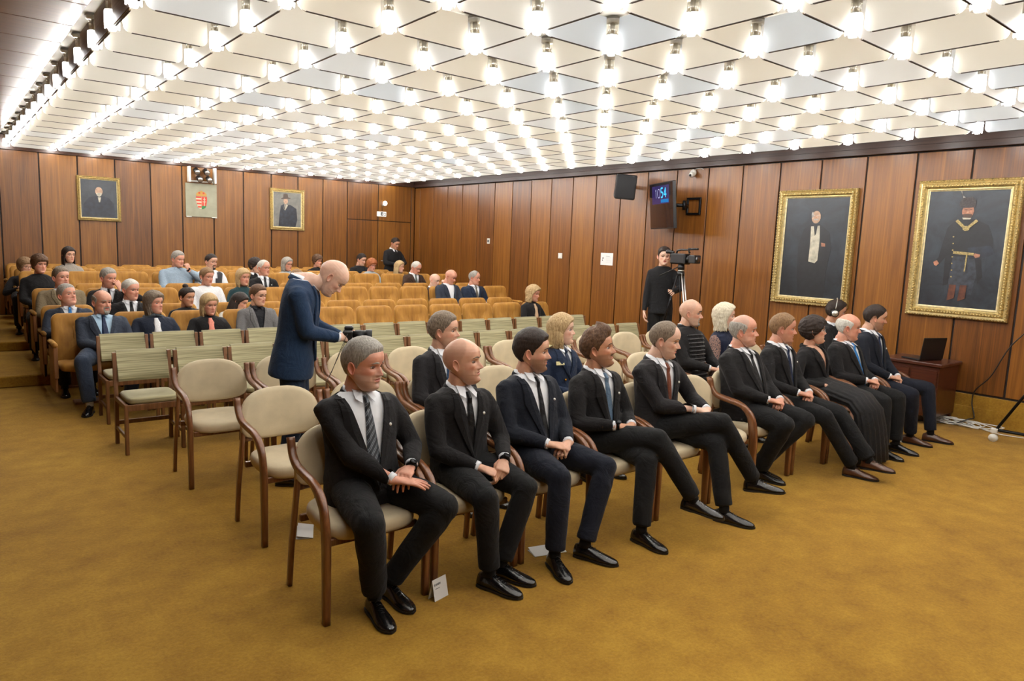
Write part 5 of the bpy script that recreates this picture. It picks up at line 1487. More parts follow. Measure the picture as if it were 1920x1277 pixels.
# ------------------------------------------------------------------ audience on the velvet seats
AUD = 'audience on the velvet seats'
GJ = C_('grey_tweed', (104, 102, 102)); BRJ = C_('dark_brown_suit', (58, 40, 30)); KH = C_('khaki_uniform', (120, 106, 82)); TEAL = C_('dark_teal_knit', (24, 50, 54)); GKN = C_('grey_knit', (150, 142, 132)); LGB = C_('pale_grey_blue', (160, 170, 174))
SALM = C_('salmon_blouse', (222, 140, 122), rough=.8); WB = C_('white_blouse', (232, 232, 236), rough=.8); SLN = C_('slate_navy_suit', (44, 50, 62)); DKSH = C_('black_shirt_cotton', (28, 28, 32))
aud = [
 # row, x, H, opts
 (0, 1.30, 1.17, dict(label='person with bald crown and grey beard, light blue shirt and navy tie', hy=22, hp=2, lean=14, skin='b', hair='horseshoe', hcol='grey', jac=SLN, tro=C_('slate_trousers', (52, 62, 80)), tie=M_tienavy, shirt=SHB, belly=.06, wide=1.12, fat=.5, beard=('grey', 'goatee'), bthick=.006, v0=.02, vw=.075, near=True, vox=.012,
     sock=C_('pale_sock', (190, 186, 178)), hands=(.02, -.34, .60), legs=L_((-.26, -.43, .50), (-.22, -.50, .10), (-.35, -1), (.22, -.42, .50), (.16, -.36, .10), (.1, -1)), tw=1.1)),
 (0, 1.80, 1.14, dict(label='person with grey-brown hair, dark scarf and navy cardigan beside the bearded one', hy=32, hp=-4, fem=True, skin='b', hair='wavy', hcol='gbrown', top='blouse', collar=False, jac=C_('navy_cardigan', (28, 34, 48)), scarf=C_('grey_scarf', (70, 76, 80)), blouse_front=WB, wide=1.15, belly=.03)),
 (0, 2.36, 1.12, dict(label='person with a blonde bob and fringe, black jacket over a salmon top', hy=14, hp=8, fem=True, skin='b', hair='bob', hcol='blonde', top='blouse', collar=False, jac=BLK, blouse_front=SALM, necklace=True, wide=1.1)),
 (0, 2.92, 1.22, dict(label='person with short brown hair in a grey tweed jacket over a black shirt', hy=26, hp=6, skin='a', hair='short', hcol='brown', jac=GJ, shirt=DKSH, wide=1.02, v0=.10, vw=.06, near=True, vox=.012, brow=1.2)),
 (0, 7.20, 1.19, dict(label='person with curly fair hair and black jacket, alone at the wall end', hy=26, hp=8, fem=True, skin='b', hair='curly', hcol='blonde', top='blouse', collar=False, jac=BLK, blouse_front=C_('patterned_blouse', (190, 160, 130)), near=True, vox=.012)),
 (1, 1.12, 1.16, dict(label='person with grey hair and blue tie tilting the head back, behind the bearded one', hy=30, hp=-14, lean=18, skin='b', hair='short', hcol='grey', jac=SLN, tie=M_tiebl, fat=.5, wide=1.08)),
 (1, 1.74, 1.23, dict(label='person with white hair, black suit and black tie in the second velvet row', hy=30, hp=4, skin='b', hair='crop', hcol='white', jac=BLK, tie=M_tieblk)),
 (1, 2.36, 1.13, dict(label='person with dark hair in a bun and black top in the second velvet row', hy=26, hp=6, fem=True, skin='c', hair='updo', hcol='dark', top='blouse', collar=False, jac=C_('black_knit', (22, 22, 24)))),
 (1, 2.92, 1.06, dict(label='person with long black hair leaning sideways behind the grey jacket', hy=52, hp=20, hr=10, fem=True, skin='a', hair='long', hcol='dark', top='blouse', collar=False, jac=C_('white_black_top', (200, 194, 184)), roll=6)),
 (2, 1.16, 1.18, dict(label='person with dark greying hair in a khaki dress uniform, third velvet row aisle seat', hy=24, hp=-4, lean=14, skin='b', hair='short', hcol='gbrown', jac=KH, tie=M_tieblk, wide=1.15, belly=.03, fat=.6)),
 (2, 1.66, 1.18, dict(label='person with grey hair and dark suit resting the chin on one hand, third velvet row', hy=26, hp=6, skin='b', hair='short', hcol='grey', jac=BLK, tie=M_tieblk, wide=1.02,
     hands={-1: Vector((-.10, -.28, .62)), 1: Vector((.10, -.17, .93)), 'dir': {-1: (.9, -.3, -.1), 1: (-.3, .25, 1)}, 'palm': {-1: (0, .2, -1), 1: (-.3, 1, -.2)}})),
 (2, 2.86, 1.20, dict(label='person with pulled-back hair, hoop earrings and a white puff-sleeved blouse', hy=22, hp=8, fem=True, skin='b', hair='updo2', hcol='lbrown', top='blouse', collar=False, jac=WB, puff=1, earring=True, wide=1.12)),
 (2, 3.36, 1.19, dict(label='person with a straight fair bob in a dark teal top, third velvet row', hy=16, hp=4, fem=True, skin='b', hair='bob', hcol='blonde', top='blouse', collar=False, crew=True, jac=TEAL)),
 (2, 6.86, 1.22, dict(label='person with a bald bowed head and an open white shirt under a navy jacket', hy=30, hp=24, skin='b', hair='bald', jac=SLN, collar=False, wide=1.08, v0=.05, vw=.07, button=False)),
 (2, 7.40, 1.20, dict(label='person with receding grey hair, navy suit and patterned tie beside the bald bowed one', hy=30, hp=6, skin='b', hair='receding', hcol='grey', jac=C_('navy_suit', (30, 40, 58)), tie=C_('patterned_tie', (110, 104, 92)), wide=1.12, fat=.6)),
 (3, 1.02, 1.30, dict(label='person with short tousled brown hair and black cardigan, near the aisle', hy=22, hp=4, fem=True, skin='b', hair='pixie', hcol='brown', top='blouse', collar=False, jac=BLK, wide=1.15, fat=.4)),
 (3, 3.98, 1.29, dict(label='person with thinning white hair, rimmed glasses, black suit and black tie', hy=26, hp=2, skin='b', hair='receding', hcol='white', jac=BLK, tie=M_tieblk, glasses='dark', pin=True)),
 (3, 4.50, 1.14, dict(label='person with brown hair half hidden behind the standing bald person', hy=20, hp=8, fem=True, skin='b', hair='bob', hcol='lbrown', top='blouse', collar=False, jac=BLK)),
 (3, 7.12, 1.10, dict(label='person with a bald head propped on one hand, behind the bald bowed one', hy=24, hp=12, skin='d', hair='bald', jac=BRJ,
     hands={-1: Vector((-.10, -.28, .62)), 1: Vector((.10, -.20, .88)), 'dir': {-1: (.9, -.3, -.1), 1: (-.1, .2, 1)}, 'palm': {-1: (0, .2, -1), 1: (-.3, 1, -.2)}})),
 (4, 2.92, 1.25, dict(label='person with grey hair in a pale blue shirt, one hand raised to the chin', hy=26, hp=8, skin='b', hair='short', hcol='grey', top='shirt', collar=True, cuffs=False, shirt=C_('denim_pale_shirt', (150, 168, 184)), jac=C_('denim_pale_shirt', (150, 168, 184)), wide=1.2, belly=.06, fat=.8,
     hands={-1: Vector((-.12, -.28, .62)), 1: Vector((.11, -.18, .96)), 'dir': {-1: (.9, -.3, -.1), 1: (-.2, .25, 1)}, 'palm': {-1: (0, .2, -1), 1: (-.3, 1, -.2)}}, watch=1)),
 (4, 3.42, 1.22, dict(label='person with short dark hair and beard in a white shirt and dark grey waistcoat', hy=24, hp=8, skin='a', hair='crop', hcol='dark', top='shirt', collar=True, cuffs=False, jac=SHW, waistcoat=C_('grey_waistcoat', (58, 58, 62)), beard=('dark', 'goatee'), bthick=.004)),
 (4, 4.12, 1.16, dict(label='person with short black hair in dark cardigan and white collar, fifth velvet row', hy=40, hp=6, fem=True, skin='a', hair='pixie', hcol='dark', top='blouse', collar=True, jac=BLK)),
 (4, 7.22, 1.17, dict(label='elderly person with thin white hair and brown suit, head bowed', hy=20, hp=26, skin='b', hair='receding', hcol='white', jac=BRJ, tie=C_('grey_green_tie', (84, 92, 88)))),
 (5, 0.98, 1.07, dict(label='small person with brown hair and glasses peeking over the seats by the aisle', hy=30, hp=6, fem=True, skin='a', hair='pixie', hcol='lbrown', glasses='dark', top='blouse', collar=False, jac=BLK, hs=.92)),
 (5, 1.56, 1.25, dict(label='person with long dark brown hair and a grey turtleneck, sixth velvet row', hy=22, hp=2, fem=True, skin='a', hair='long', hcol='dark', top='sweater', collar=False, jac=GKN, crew=True)),
 (5, 5.00, 1.16, dict(label='person with a grey bob and dark glasses in a pale jacket, sixth velvet row', hy=24, hp=6, fem=True, skin='b', hair='bob', hcol='grey', glasses='dark', top='blouse', collar=False, jac=LGB)),
 (5, 6.72, 1.17, dict(label='person with short red hair and glasses in a pale grey top, sixth velvet row', hy=12, hp=14, fem=True, skin='b', hair='pixie', hcol='red', glasses='dark', top='blouse', collar=False, jac=LGB)),
 (5, 7.36, 1.14, dict(label='person with long straight fair hair and dark top below the standing back-door person', hy=32, hp=4, fem=True, skin='a', hair='long', hcol='blonde', top='blouse', collar=False, jac=TEAL)),
 (6, 6.92, 1.25, dict(label='person with short dark hair in a black jacket looking down, seventh velvet row', hy=24, hp=16, skin='a', hair='short', hcol='dark', jac=BLK, collar=False, shirt=DKSH)),
 (6, 5.96, 1.20, dict(label='person with dark auburn hair mostly hidden behind the standing bald person', hy=20, hp=6, fem=True, skin='b', hair='pixie', hcol='brown', top='blouse', collar=False, jac=BLK)),
]
for rw, x, H, o in aud:
    o.setdefault('group', AUD); o['H'] = H; o.setdefault('seed', int(x * 31) + rw * 11)
    o.setdefault('lean', 12); o['hipz'] = .52; o.setdefault('hs', .91 if o.get('fem') else .95)
    if 'near' not in o: o['nolegs'] = False
    person(x, ROWY[rw] - .30, ROWL[rw], 0, o)
# ------------------------------------------------------------------ pictures on the walls
def canvas_mat(name, c0, c1, sc=6):
    m, t, b = nt(name)
    f = noise_tex(t, coords(t, (sc, sc, sc)), 1.2, 6, .65, .6)
    t.links.new(ramp(t, f, [(.3, lin(c0)), (.7, lin(c1))]), b.inputs['Base Color'])
    b.inputs['Roughness'].default_value = .35
    bump(t, b, noise_tex(t, coords(t), 220, 2), .15, .002)
    return m
M_giltd = plain('gilt_carved', (160, 136, 82), .36, metal=.5, var=.35, vscale=60, bmp=.9, bscale=55)
M_giltl = plain('gilt_pale', (214, 194, 138), .32, metal=.5, var=.1, vscale=30)
M_giltw = plain('gilt_white', (222, 206, 160), .35, metal=.3, var=.1, vscale=30)
class Pic:
    """picture standing in its own plane: u to the viewer's right, v up, w towards the viewer"""
    def __init__(self, root): self.r = root
    def shape(self, pts, w0, name, mat, th=.0015):
        n = len(pts); cx = sum(p[0] for p in pts) / n
        mb = MB(); mb.poly([(p[0], -w0, p[1]) for p in pts], (0, -th, 0)); return mb.build(name, mat, self.r)
def ell(cx, cy, rx, ry, n=20, a0=0, a1=2*PI):
    return [(cx + rx * math.cos(a0 + (a1 - a0) * k / n), cy + ry * math.sin(a0 + (a1 - a0) * k / n)) for k in range(n if abs(a1 - a0) > 6 else n + 1)]
def frame(root, W, H, fw, depth, ornate=True):
    """moulded frame, outer size W x H"""
    prof = [(0, 0), (0, .6), (.08, .82), (.16, .9), (.24, .7), (.34, .62), (.46, .95), (.60, 1.0), (.70, .8), (.78, .5), (.86, .52), (.92, .35), (1.0, .28), (1.0, 0)]
    mb = MB(); sides = 4
    R = []
    for u, w_ in prof:
        d = u * fw
        R.append([(-W/2 + d, -w_ * depth, -H/2 + d), (W/2 - d, -w_ * depth, -H/2 + d), (W/2 - d, -w_ * depth, H/2 - d), (-W/2 + d, -w_ * depth, H/2 - d)])
    for i in range(len(R) - 1):
        mi = 1 if i in (3, 4, 8, 9) else (2 if i in (10, 11, 12) else 0)
        for j in range(4):
            k = (j + 1) % 4
            mb.add([R[i][j], R[i][k], R[i+1][k], R[i+1][j]], [(0, 1, 2, 3)], mi)
    fr = mb.build('frame', [M_giltd, M_giltl, M_giltw], root)
    if ornate:
        om = MB()
        for (x0, z0, x1, z1) in ((-W/2, -H/2, W/2, -H/2), (W/2, -H/2, W/2, H/2), (W/2, H/2, -W/2, H/2), (-W/2, H/2, -W/2, -H/2)):
            L = math.hypot(x1 - x0, z1 - z0); n = int(L / ornate)
            dx, dz = (x1 - x0) / L, (z1 - z0) / L; nx, nz = -dz, dx
            for q in range(n):
                s = (q + .5) / n; 
                for off, sz in ((.12, .40), (.50, .60)):
                    cx = x0 + (x1 - x0) * s + nx * fw * off; cz = z0 + (z1 - z0) * s + nz * fw * off
                    if abs(cx) > W/2 - fw * off * .9 or abs(cz) > H/2 - fw * off * .9: continue
                    a = (.6 if q % 2 else -.6) + math.atan2(dz, dx)
                    T = Matrix.Rotation(-a, 3, 'Y')
                    v = []
                    om.sphere((cx, -depth * (.80 if off < .3 else .95), cz), (ornate * .42, depth * .20, ornate * sz * .42), 6, 4, T=T.to_4x4())
        om.build('carving', M_giltl, fr)
    return fr
def picture(name, label, loc, rz, W, H, fw, depth, cmat, ornate, group=None):
    r = empty(name, loc, rz, label, 'painting', group)
    frame(r, W, H, fw, depth, ornate)
    MB().box((-W/2 + fw * .95, -.012, -H/2 + fw * .95), (W/2 - fw * .95, -.004, H/2 - fw * .95)).box((-W/2 + .02, -.004, -H/2 + .02), (W/2 - .02, 0, H/2 - .02)).build('canvas', cmat, r)
    MB().box((-.09 * W, -depth * .55, -H/2 + fw * .72), (.09 * W, -depth * .5, -H/2 + fw * .98)).build('name_plate', M_giltw, r)
    return r, Pic(r)
PS = plain('paint_skin', (170, 138, 114), .4, var=.15, vscale=30); PSr = plain('paint_ruddy_skin', (158, 108, 84), .4, var=.2, vscale=30)
PB = plain('paint_black', (20, 21, 25), .4, var=.3, vscale=14); PBL = plain('paint_blue_black', (30, 34, 44), .4, var=.3, vscale=14); PW = plain('paint_cream_white', (176, 170, 152), .4, var=.15, vscale=16)
PG = plain('paint_gold', (150, 132, 84), .4, var=.3, vscale=60); PH = plain('paint_grey_beard', (150, 146, 140), .4, var=.2, vscale=40); PR = plain('paint_brown_boots', (84, 46, 30), .4, var=.2, vscale=20)
PHb = plain('paint_brown_beard', (64, 44, 34), .4, var=.2, vscale=40); PHat = plain('paint_brown_hat', (66, 52, 42), .4, var=.1, vscale=20)
M_fur = plain('paint_fur_hat', (50, 44, 44), .5, var=.4, vscale=60)
# large portrait nearest the camera: figure in a dark braided coat and fur hat
RW = -PI/2      # local x to world -y, local -y to world -x
r, P_ = picture('painting', 'large gilt-framed portrait of a bearded figure in a fur hat and dark gold-trimmed coat', (WX - .002, 3.145, 1.955), RW, 1.05, 1.555, .125, .07, canvas_mat('portrait_ground_blue', (22, 23, 28), (50, 57, 66), 3), .030)
P_.shape([(-.12, -.05), (-.13, -.30), (-.10, -.50), (.14, -.50), (.17, -.25), (.16, -.05)], .0115, 'trousers', plain('paint_slate', (44, 48, 56), .4, var=.3, vscale=20))
P_.shape([(-.12, .31), (-.18, .24), (-.21, .08), (-.24, -.10), (-.27, -.14), (-.235, -.19), (-.17, -.10), (-.16, -.42), (-.11, -.40), (-.09, -.08), (.13, -.08), (.19, -.38), (.23, -.30), (.19, -.06), (.30, .00), (.29, .12), (.23, .27), (.10, .335), (-.04, .335)], .012, 'coat', PB)
P_.shape([(.05, .02), (.27, .05), (.33, -.04), (.20, -.10), (.08, -.11)], .0135, 'sleeve', PBL)
P_.shape(ell(.01, .425, .060, .075), .0145, 'face', PSr)
P_.shape([(-.045, .390), (.0, .398), (.055, .392), (.060, .37), (.03, .34), (-.02, .345)], .016, 'beard', PHb)
for s in (-1, 1): P_.shape([(.012 + s * .012, .438), (.012 + s * .040, .440), (.012 + s * .038, .446), (.012 + s * .014, .446)], .016, 'eyebrow', PHb)
P_.shape([(.006, .436), (.022, .412), (.004, .408)], .016, 'nose', PS)
P_.shape([(-.07, .465), (-.085, .52), (-.05, .575), (.04, .585), (.085, .54), (.08, .47), (.01, .462)], .0165, 'hat', M_fur)
P_.shape([(-.05, .56), (-.075, .66), (-.10, .68), (-.06, .60), (-.02, .57)], .016, 'plume', PH)
P_.shape([(-.04, .355), (.05, .35), (.04, .335), (-.03, .335)], .017, 'white_collar', PW)
for s in (-1, 1):
    P_.shape([(s * .115 + .01, .315), (s * .09 + .01, .335), (.01 + s * .0, .245), (.01 + s * .01, .225), (s * .03 + .01, .235)], .017, 'gold_braid', PG)
P_.shape(ell(.012, .235, .035, .028), .018, 'clasp', PG)
P_.shape([(-.09, -.02), (.12, -.035), (.12, -.065), (-.09, -.05)], .017, 'gold_belt', PG)
P_.shape([(.045, -.06), (.06, -.06), (.052, -.25), (.04, -.25)], .018, 'sword', PG)
for q in range(7): P_.shape(ell(-.105 + .004 * q, .14 - .075 * q, .0085, .0085, 8), .018, 'gilt_button', PG)
P_.shape([(-.285, -.15), (-.25, -.13), (-.225, -.165), (-.25, -.195), (-.275, -.185)], .017, 'hand', PSr)
P_.shape([(.13, -.04), (.185, -.05), (.18, -.08), (.14, -.09), (.12, -.065)], .019, 'hand', PSr)
for s in (-1, 1): P_.shape([(s * .055 - .035, -.40), (s * .055 + .035, -.40), (s * .055 + .028, -.55), (s * .055 - .045, -.585)], .017, 'boot', PR)
# narrower portrait: figure in a black coat and pale waistcoat
r, P_ = picture('painting', 'gilt-framed portrait of a balding figure in a black coat and pale waistcoat', (WX - .002, 4.91, 1.925), RW, 1.07, 1.51, .105, .075, canvas_mat('portrait_ground_dark', (13, 13, 16), (42, 49, 58), 3), .036)
P_.shape([(-.16, .24), (-.22, .02), (-.20, -.40), (-.16, -.66), (.20, -.66), (.20, -.30), (.24, .00), (.20, .20), (.06, .31), (-.06, .31)], .012, 'coat', PB)
P_.shape([(-.06, .28), (.06, .29), (.075, .10), (.07, -.16), (.035, -.20), (-.055, -.18), (-.05, .05)], .0135, 'waistcoat', PW)
P_.shape(ell(.0, .40, .062, .082), .0145, 'face', PS)
P_.shape(ell(-.052, .430, .014, .040), .0155, 'hair', PH)
for s in (-1, 1): P_.shape([(s * .012, .415), (s * .040, .417), (s * .038, .423), (s * .014, .423)], .016, 'eyebrow', PH)
P_.shape([(-.004, .412), (.012, .388), (-.006, .384)], .016, 'nose', PSr)
P_.shape([(-.035, .375), (.04, .378), (.03, .362), (-.025, .36)], .0165, 'moustache', PH)
P_.shape([(-.02, .285), (.03, .29), (.018, .18), (.003, .16)], .016, 'necktie', PB)
P_.shape([(.10, .07), (.155, .06), (.16, .02), (.11, .02)], .016, 'hand', PSr)
# two smaller portraits on the back wall
r, P_ = picture('painting', 'nearly square portrait of a white-bearded figure on the back wall, left', (2.345, WY - .002, 2.345), 0, .70, .80, .062, .05, canvas_mat('portrait_ground_grey', (36, 40, 46), (60, 64, 70)), .0)
P_.shape([(-.27, -.32), (-.25, -.10), (-.16, .02), (-.03, .06), (.04, .06), (.16, .02), (.24, -.08), (.26, -.32)], .012, 'coat', PBL)
P_.shape([(-.02, .03), (.03, .03), (.015, -.06), (-.005, -.06)], .0135, 'shirt', PW)
P_.shape(ell(.0, .135, .060, .078), .0145, 'face', PS)
P_.shape([(-.045, .105), (.045, .105), (.035, .06), (.0, .035), (-.035, .06)], .016, 'beard', PW)
r, P_ = picture('painting', 'upright portrait of a figure in a brimmed hat and dark coat on the back wall', (5.875, WY - .002, 2.365), 0, .75, .87, .075, .05, canvas_mat('portrait_ground_pale', (96, 96, 92), (128, 126, 118)), .0)
P_.shape([(-.19, -.35), (-.17, -.10), (-.14, .08), (-.06, .12), (.08, .10), (.20, .03), (.22, -.20), (.18, -.36)], .012, 'coat', PBL)
P_.shape([(-.06, .12), (.02, .10), (-.05, -.02), (-.075, .02)], .0135, 'shirt', PW)
P_.shape([(-.055, .11), (-.035, .11), (-.06, .00), (-.07, .02)], .0145, 'necktie', PB)
P_.shape(ell(-.035, .18, .050, .062), .0145, 'face', PS)
P_.shape([(-.13, .215), (.06, .235), (.075, .255), (.02, .26), (.005, .33), (-.05, .335), (-.085, .32), (-.09, .255), (-.135, .235)], .016, 'hat', PHat)

# ------------------------------------------------------------------ coat of arms panel and spotlights over it (back wall)
M_panel = plain('grey_green_panel', (150, 148, 126), .5, var=.04, vscale=8)
M_red = plain('heraldic_red', (196, 62, 42), .5); M_hgreen = plain('heraldic_green', (22, 110, 52), .5); M_hgold = plain('heraldic_gold', (186, 140, 58), .45); M_hwhite = plain('heraldic_silver', (206, 196, 166), .5)
cr = empty('crest_picture', (4.125, WY, 2.44), 0, 'grey-green panel on the back wall with a painted crowned coat of arms', 'wall panel')
MB().box((-.295, -.03, -.325), (.295, -.012, .325), bev=.003).build('panel', M_panel, cr)
for s in (-1, 1): MB().box((s * .24 - .05, -.04, -.335), (s * .24 + .05, -.028, -.318), bev=.002).build('clip', M_offwhite, cr)
C_r = Pic(cr)
def shield(x0, x1, zt, zb):
    out = []
    for k in range(13):
        a = k / 12; x = x0 + (x1 - x0) * a
        out.append(x)
    return out
def shz(x, zt=.06, zb=-.17):   # lower edge of the shield
    return zb + .075 * (abs(x) / .105) ** 2.2 + (.09 * max(0, abs(x) - .085) / .02)
SHc = MB()
def strip(x0, x1, z0, z1, nm, mat, w_):
    xs = np.linspace(x0, x1, 7)
    low = [(x, max(z0, shz(x))) for x in xs]
    low = [p for p in low if p[1] < z1 - .001]
    if len(low) < 2: return
    C_r.shape(low + [(low[-1][0], z1), (low[0][0], z1)], w_, nm, mat, .002)
strip(-.105, .105, -.20, .075, 'shield_field', M_hwhite, .031)
for k in range(4):
    z1 = .075 - k * .062; strip(-.105, -.002, z1 - .031, z1, 'red_bar', M_red, .0335)
strip(.002, .105, -.20, .075, 'red_field', M_red, .0335)
strip(.002, .105, -.20, -.105, 'green_hills', M_hgreen, .036)
for pts in ([(.046, -.105), (.060, -.105), (.060, .06), (.046, .06)], [(.020, -.030), (.086, -.030), (.086, -.018), (.020, -.018)], [(.030, .015), (.076, .015), (.076, .027), (.030, .027)]):
    C_r.shape(pts, .036, 'double_cross', M_hwhite, .002)
C_r.shape([(-.095, .085), (-.10, .125), (-.06, .165), (-.015, .178), (.0, .195), (.015, .178), (.06, .165), (.10, .125), (.095, .085)], .0335, 'crown', M_hgold, .003)
for s in (-1, 1): C_r.shape([(s * .02, .125), (s * .055, .125), (s * .06, .15), (s * .03, .165)], .037, 'crown_lining', M_red, .002)
# bracket with four spotlights
br = empty('spotlight_bracket', (4.125, WY, 2.92), 0, 'white bracket near the ceiling holding black spotlights above the crest panel', 'light bracket')
for s in (-1, 1): MB().box((s * .24 - .02, -.16, -.14), (s * .24 + .02, -.03, .16), bev=.003).build('bracket_arm', M_offwhite, br)
MB().box((-.24, -.06, -.13), (.24, -.035, -.10)).build('bracket_bar', M_offwhite, br)
for x_, z_ in ((-.11, .08), (-.06, -.06), (.07, .08), (.12, -.06)):
    sp = empty('spotlight', (4.125 + x_, WY - .13, 2.92 + z_), 0, 'small black spotlight %s in the bracket over the crest panel' % {(-.11, .08): 'upper left', (-.06, -.06): 'lower left', (.07, .08): 'upper right', (.12, -.06): 'lower right'}[(x_, z_)], 'spotlight', 'black spotlights over the crest panel')
    MB().cyl((0, .06, .02), (0, -.07, -.03), .048, .055, 16).build('housing', M_black, sp)
    MB().cyl((0, -.068, -.029), (0, -.075, -.032), .046, .046, 16).build('lens', M_chrome, sp)
    MB().tube([(0, .05, .02), (0, .095, .01)], [.009] * 2, 6).build('yoke', M_black, sp)
# emergency lamp and exit sign over the door
em = empty('wall_lamp', (8.16, WY, 2.645), 0, 'small round white lamp on the back wall above the exit sign', 'wall lamp')
MB().sphere((.03, -.07, .01), (.052, .045, .055), 16, 10).build('lamp_shade', emitter('warm_lamp_face', (1, .96, .9, 1), 2.0), em)
MB().cyl((0, 0, -.03), (0, -.06, -.03), .026, .026, 14).build('lamp_base', M_chrome, em)
MB().tube([(0, -.03, -.03), (-.004, -.02, -.17)], [.004] * 2, 6).build('lamp_cord', M_black, em)
ex = empty('exit_sign', (8.13, WY, 2.405), 0, 'white exit sign with black pictograms above the back wall door', 'sign')
MB().box((-.115, -.035, -.055), (.115, -.002, .055), bev=.004).build('sign_box', plain('sign_white', (232, 230, 220), .5, emit=(235, 232, 220), estr=.5), ex)
E_ = Pic(ex)
E_.shape([(-.035, -.04), (-.035, .04), (.035, .04), (.035, -.04)], .0352, 'door_pictogram', M_ink, .001)
E_.shape([(-.015, -.03), (.0, .0), (-.012, .012), (.004, .024), (.018, .008), (.012, -.008), (.02, -.03), (.008, -.03), (.004, -.014), (-.004, -.03)], .0365, 'runner_pictogram', M_paper, .001)
E_.shape([(.05, .03), (.10, .03), (.10, -.035), (.055, -.035), (.055, -.020), (.085, -.020), (.085, .015), (.05, .015)], .0352, 'arrow_pictogram', M_ink, .001)
# door handle pieces are part of the doors; paper notice, switches, camera on the right wall
nr_ = empty('paper_sign', (WX - .001, 8.655, 1.63), RW, 'white printed notice sheet on the right wall behind the chairs', 'notice')
MB().box((-.145, -.003, -.105), (.145, -.0, .105)).build('sheet', M_paper, nr_)
n_ = Pic(nr_)
n_.shape([(-.105, .015), (-.09, .03), (-.075, .02), (-.085, .0), (-.095, -.005)], .0032, 'printed_mark', M_ink, .0006)
n_.shape([(-.11, -.012), (-.095, -.012), (-.09, -.03), (-.10, -.035), (-.108, -.025)], .0032, 'printed_mark', M_ink, .0006)
M_greyink = plain('grey_print', (150, 152, 152), .6)
n_.shape([(-.02, .048), (.07, .048), (.07, .054), (-.02, .054)], .0032, 'printed_title', M_greyink, .0006)
for k in range(5): n_.shape([(-.02, .03 - .022 * k), (.10, .03 - .022 * k), (.10, .034 - .022 * k), (-.02, .034 - .022 * k)], .0032, 'printed_line', plain('pale_print', (196, 198, 198), .6) if k == 0 else MATS['pale_print'], .0006)
for (y_, z_, w_, h_, lb) in ((9.845, 1.645, .11, .10, 'square white switch plate on the right wall near the notice'), (12.09, 1.87, .09, .11, 'small white thermostat on the right wall toward the back')):
    sw = empty('wall_switch' if w_ > .1 else 'thermostat', (WX - .001, y_, z_), RW, lb, 'switch' if w_ > .1 else 'thermostat')
    MB().box((-w_/2, -.012, -h_/2), (w_/2, 0, h_/2), bev=.004).build('plate', M_offwhite, sw)
    MB().box((-w_*.22, -.018, -h_*.25), (w_*.22, -.011, h_*.25), bev=.003).build('rocker', M_paper if w_ > .1 else M_ink, sw)
dc = empty('security_camera', (WX - .01, 6.93, 2.97), RW, 'small white dome camera high on the right wall above the television mount', 'camera')
MB().cyl((0, 0, .03), (0, -.03, .03), .05, .05, 18).build('camera_base', M_offwhite, dc)
MB().sphere((.01, -.065, .0), .042, 16, 10).build('camera_dome', M_offwhite, dc)
MB().cyl((.012, -.10, -.012), (.014, -.112, -.016), .018, .016, 14).build('lens', M_black, dc)
MB().tube([(0, -.004, .05), (.03, -.004, .085), (.12, -.004, .095), (.17, -.004, .075)], [.004] * 4, 6).build('cord', M_offwhite, dc)

# ------------------------------------------------------------------ television on its wall arm
tl, tr_ = Vector((8.80, 7.54, 0)), Vector((8.40, 6.76, 0))
u = (tr_ - tl).normalized(); mid = (tl + tr_) / 2
ang = math.atan2(u.y, u.x)
tv = empty('television', (mid.x, mid.y, 2.485), ang, 'dark flat television turned on a wall arm, clock digits glowing in its upper corner', 'television')
tvT = Matrix.Rotation(.10, 4, 'X')
Wt, Ht = .88, .69
MB().box((-Wt/2, -.02, -Ht/2), (Wt/2, .03, Ht/2), bev=.006, T=tvT).build('casing', M_black, tv)
M_scr = plain('television_glass', (30, 26, 30), .08, spec=1.0, coat=1.0)
MB().box((-Wt/2 + .012, -.0215, -Ht/2 + .014), (Wt/2 - .012, -.0195, Ht/2 - .012), T=tvT).build('screen', M_scr, tv)
M_scrblue = plain('screen_blue_glow', (30, 24, 58), .2, emit=(46, 36, 92), estr=.35)
MB().box((-.33, -.0225, .03), (.30, -.0215, .30), T=tvT).build('lit_screen_area', M_scrblue, tv)
M_cy = emitter('cyan_digits', lin((70, 176, 224)), 1.0); M_wh = emitter('pale_digits', lin((196, 200, 232)), .8)
SEG = {'1': [((.5, 0), (.5, 1)), ((.3, .8), (.5, 1))], '0': 'O', '5': [((.9, 1), (.15, 1)), ((.15, 1), (.12, .56)), ((.12, .56), (.7, .58)), ((.7, .58), (.9, .35)), ((.9, .35), (.7, .04)), ((.7, .04), (.1, .04))], '4': [((.7, 0), (.7, 1)), ((.7, 1), (.08, .3)), ((.08, .3), (.98, .3))]}
def glyph(ch, x, z, w_, h_, th, nm, mat, parent, T, y=-.0235):
    mb = MB()
    segs = SEG[ch] if ch in SEG else []
    if segs == 'O':
        pts = [(x + w_/2 + w_/2 * math.cos(a), y, z + h_/2 + h_/2 * math.sin(a)) for a in [2*PI*k/18 for k in range(19)]]
        mb.tube(pts, [(th, .0012)] * 19, 4, 0, False, up=(0, -1, 0))
    else:
        for (a, b) in segs: mb.tube([(x + a[0]*w_, y, z + a[1]*h_), (x + b[0]*w_, y, z + b[1]*h_)], [(th, .0012)] * 2, 4, 0, False, up=(0, -1, 0))
    for i, v in enumerate(mb.v): mb.v[i] = tuple(T @ Vector(v))
    return mb.build(nm, mat, parent)
glyph('1', -.22, .12, .09, .13, .004, 'digit', M_wh, tv, tvT); glyph('0', -.12, .12, .10, .13, .004, 'digit', M_wh, tv, tvT)
glyph('5', .0, .12, .09, .14, .012, 'digit', M_cy, tv, tvT); glyph('4', .11, .12, .10, .14, .012, 'digit', M_cy, tv, tvT)
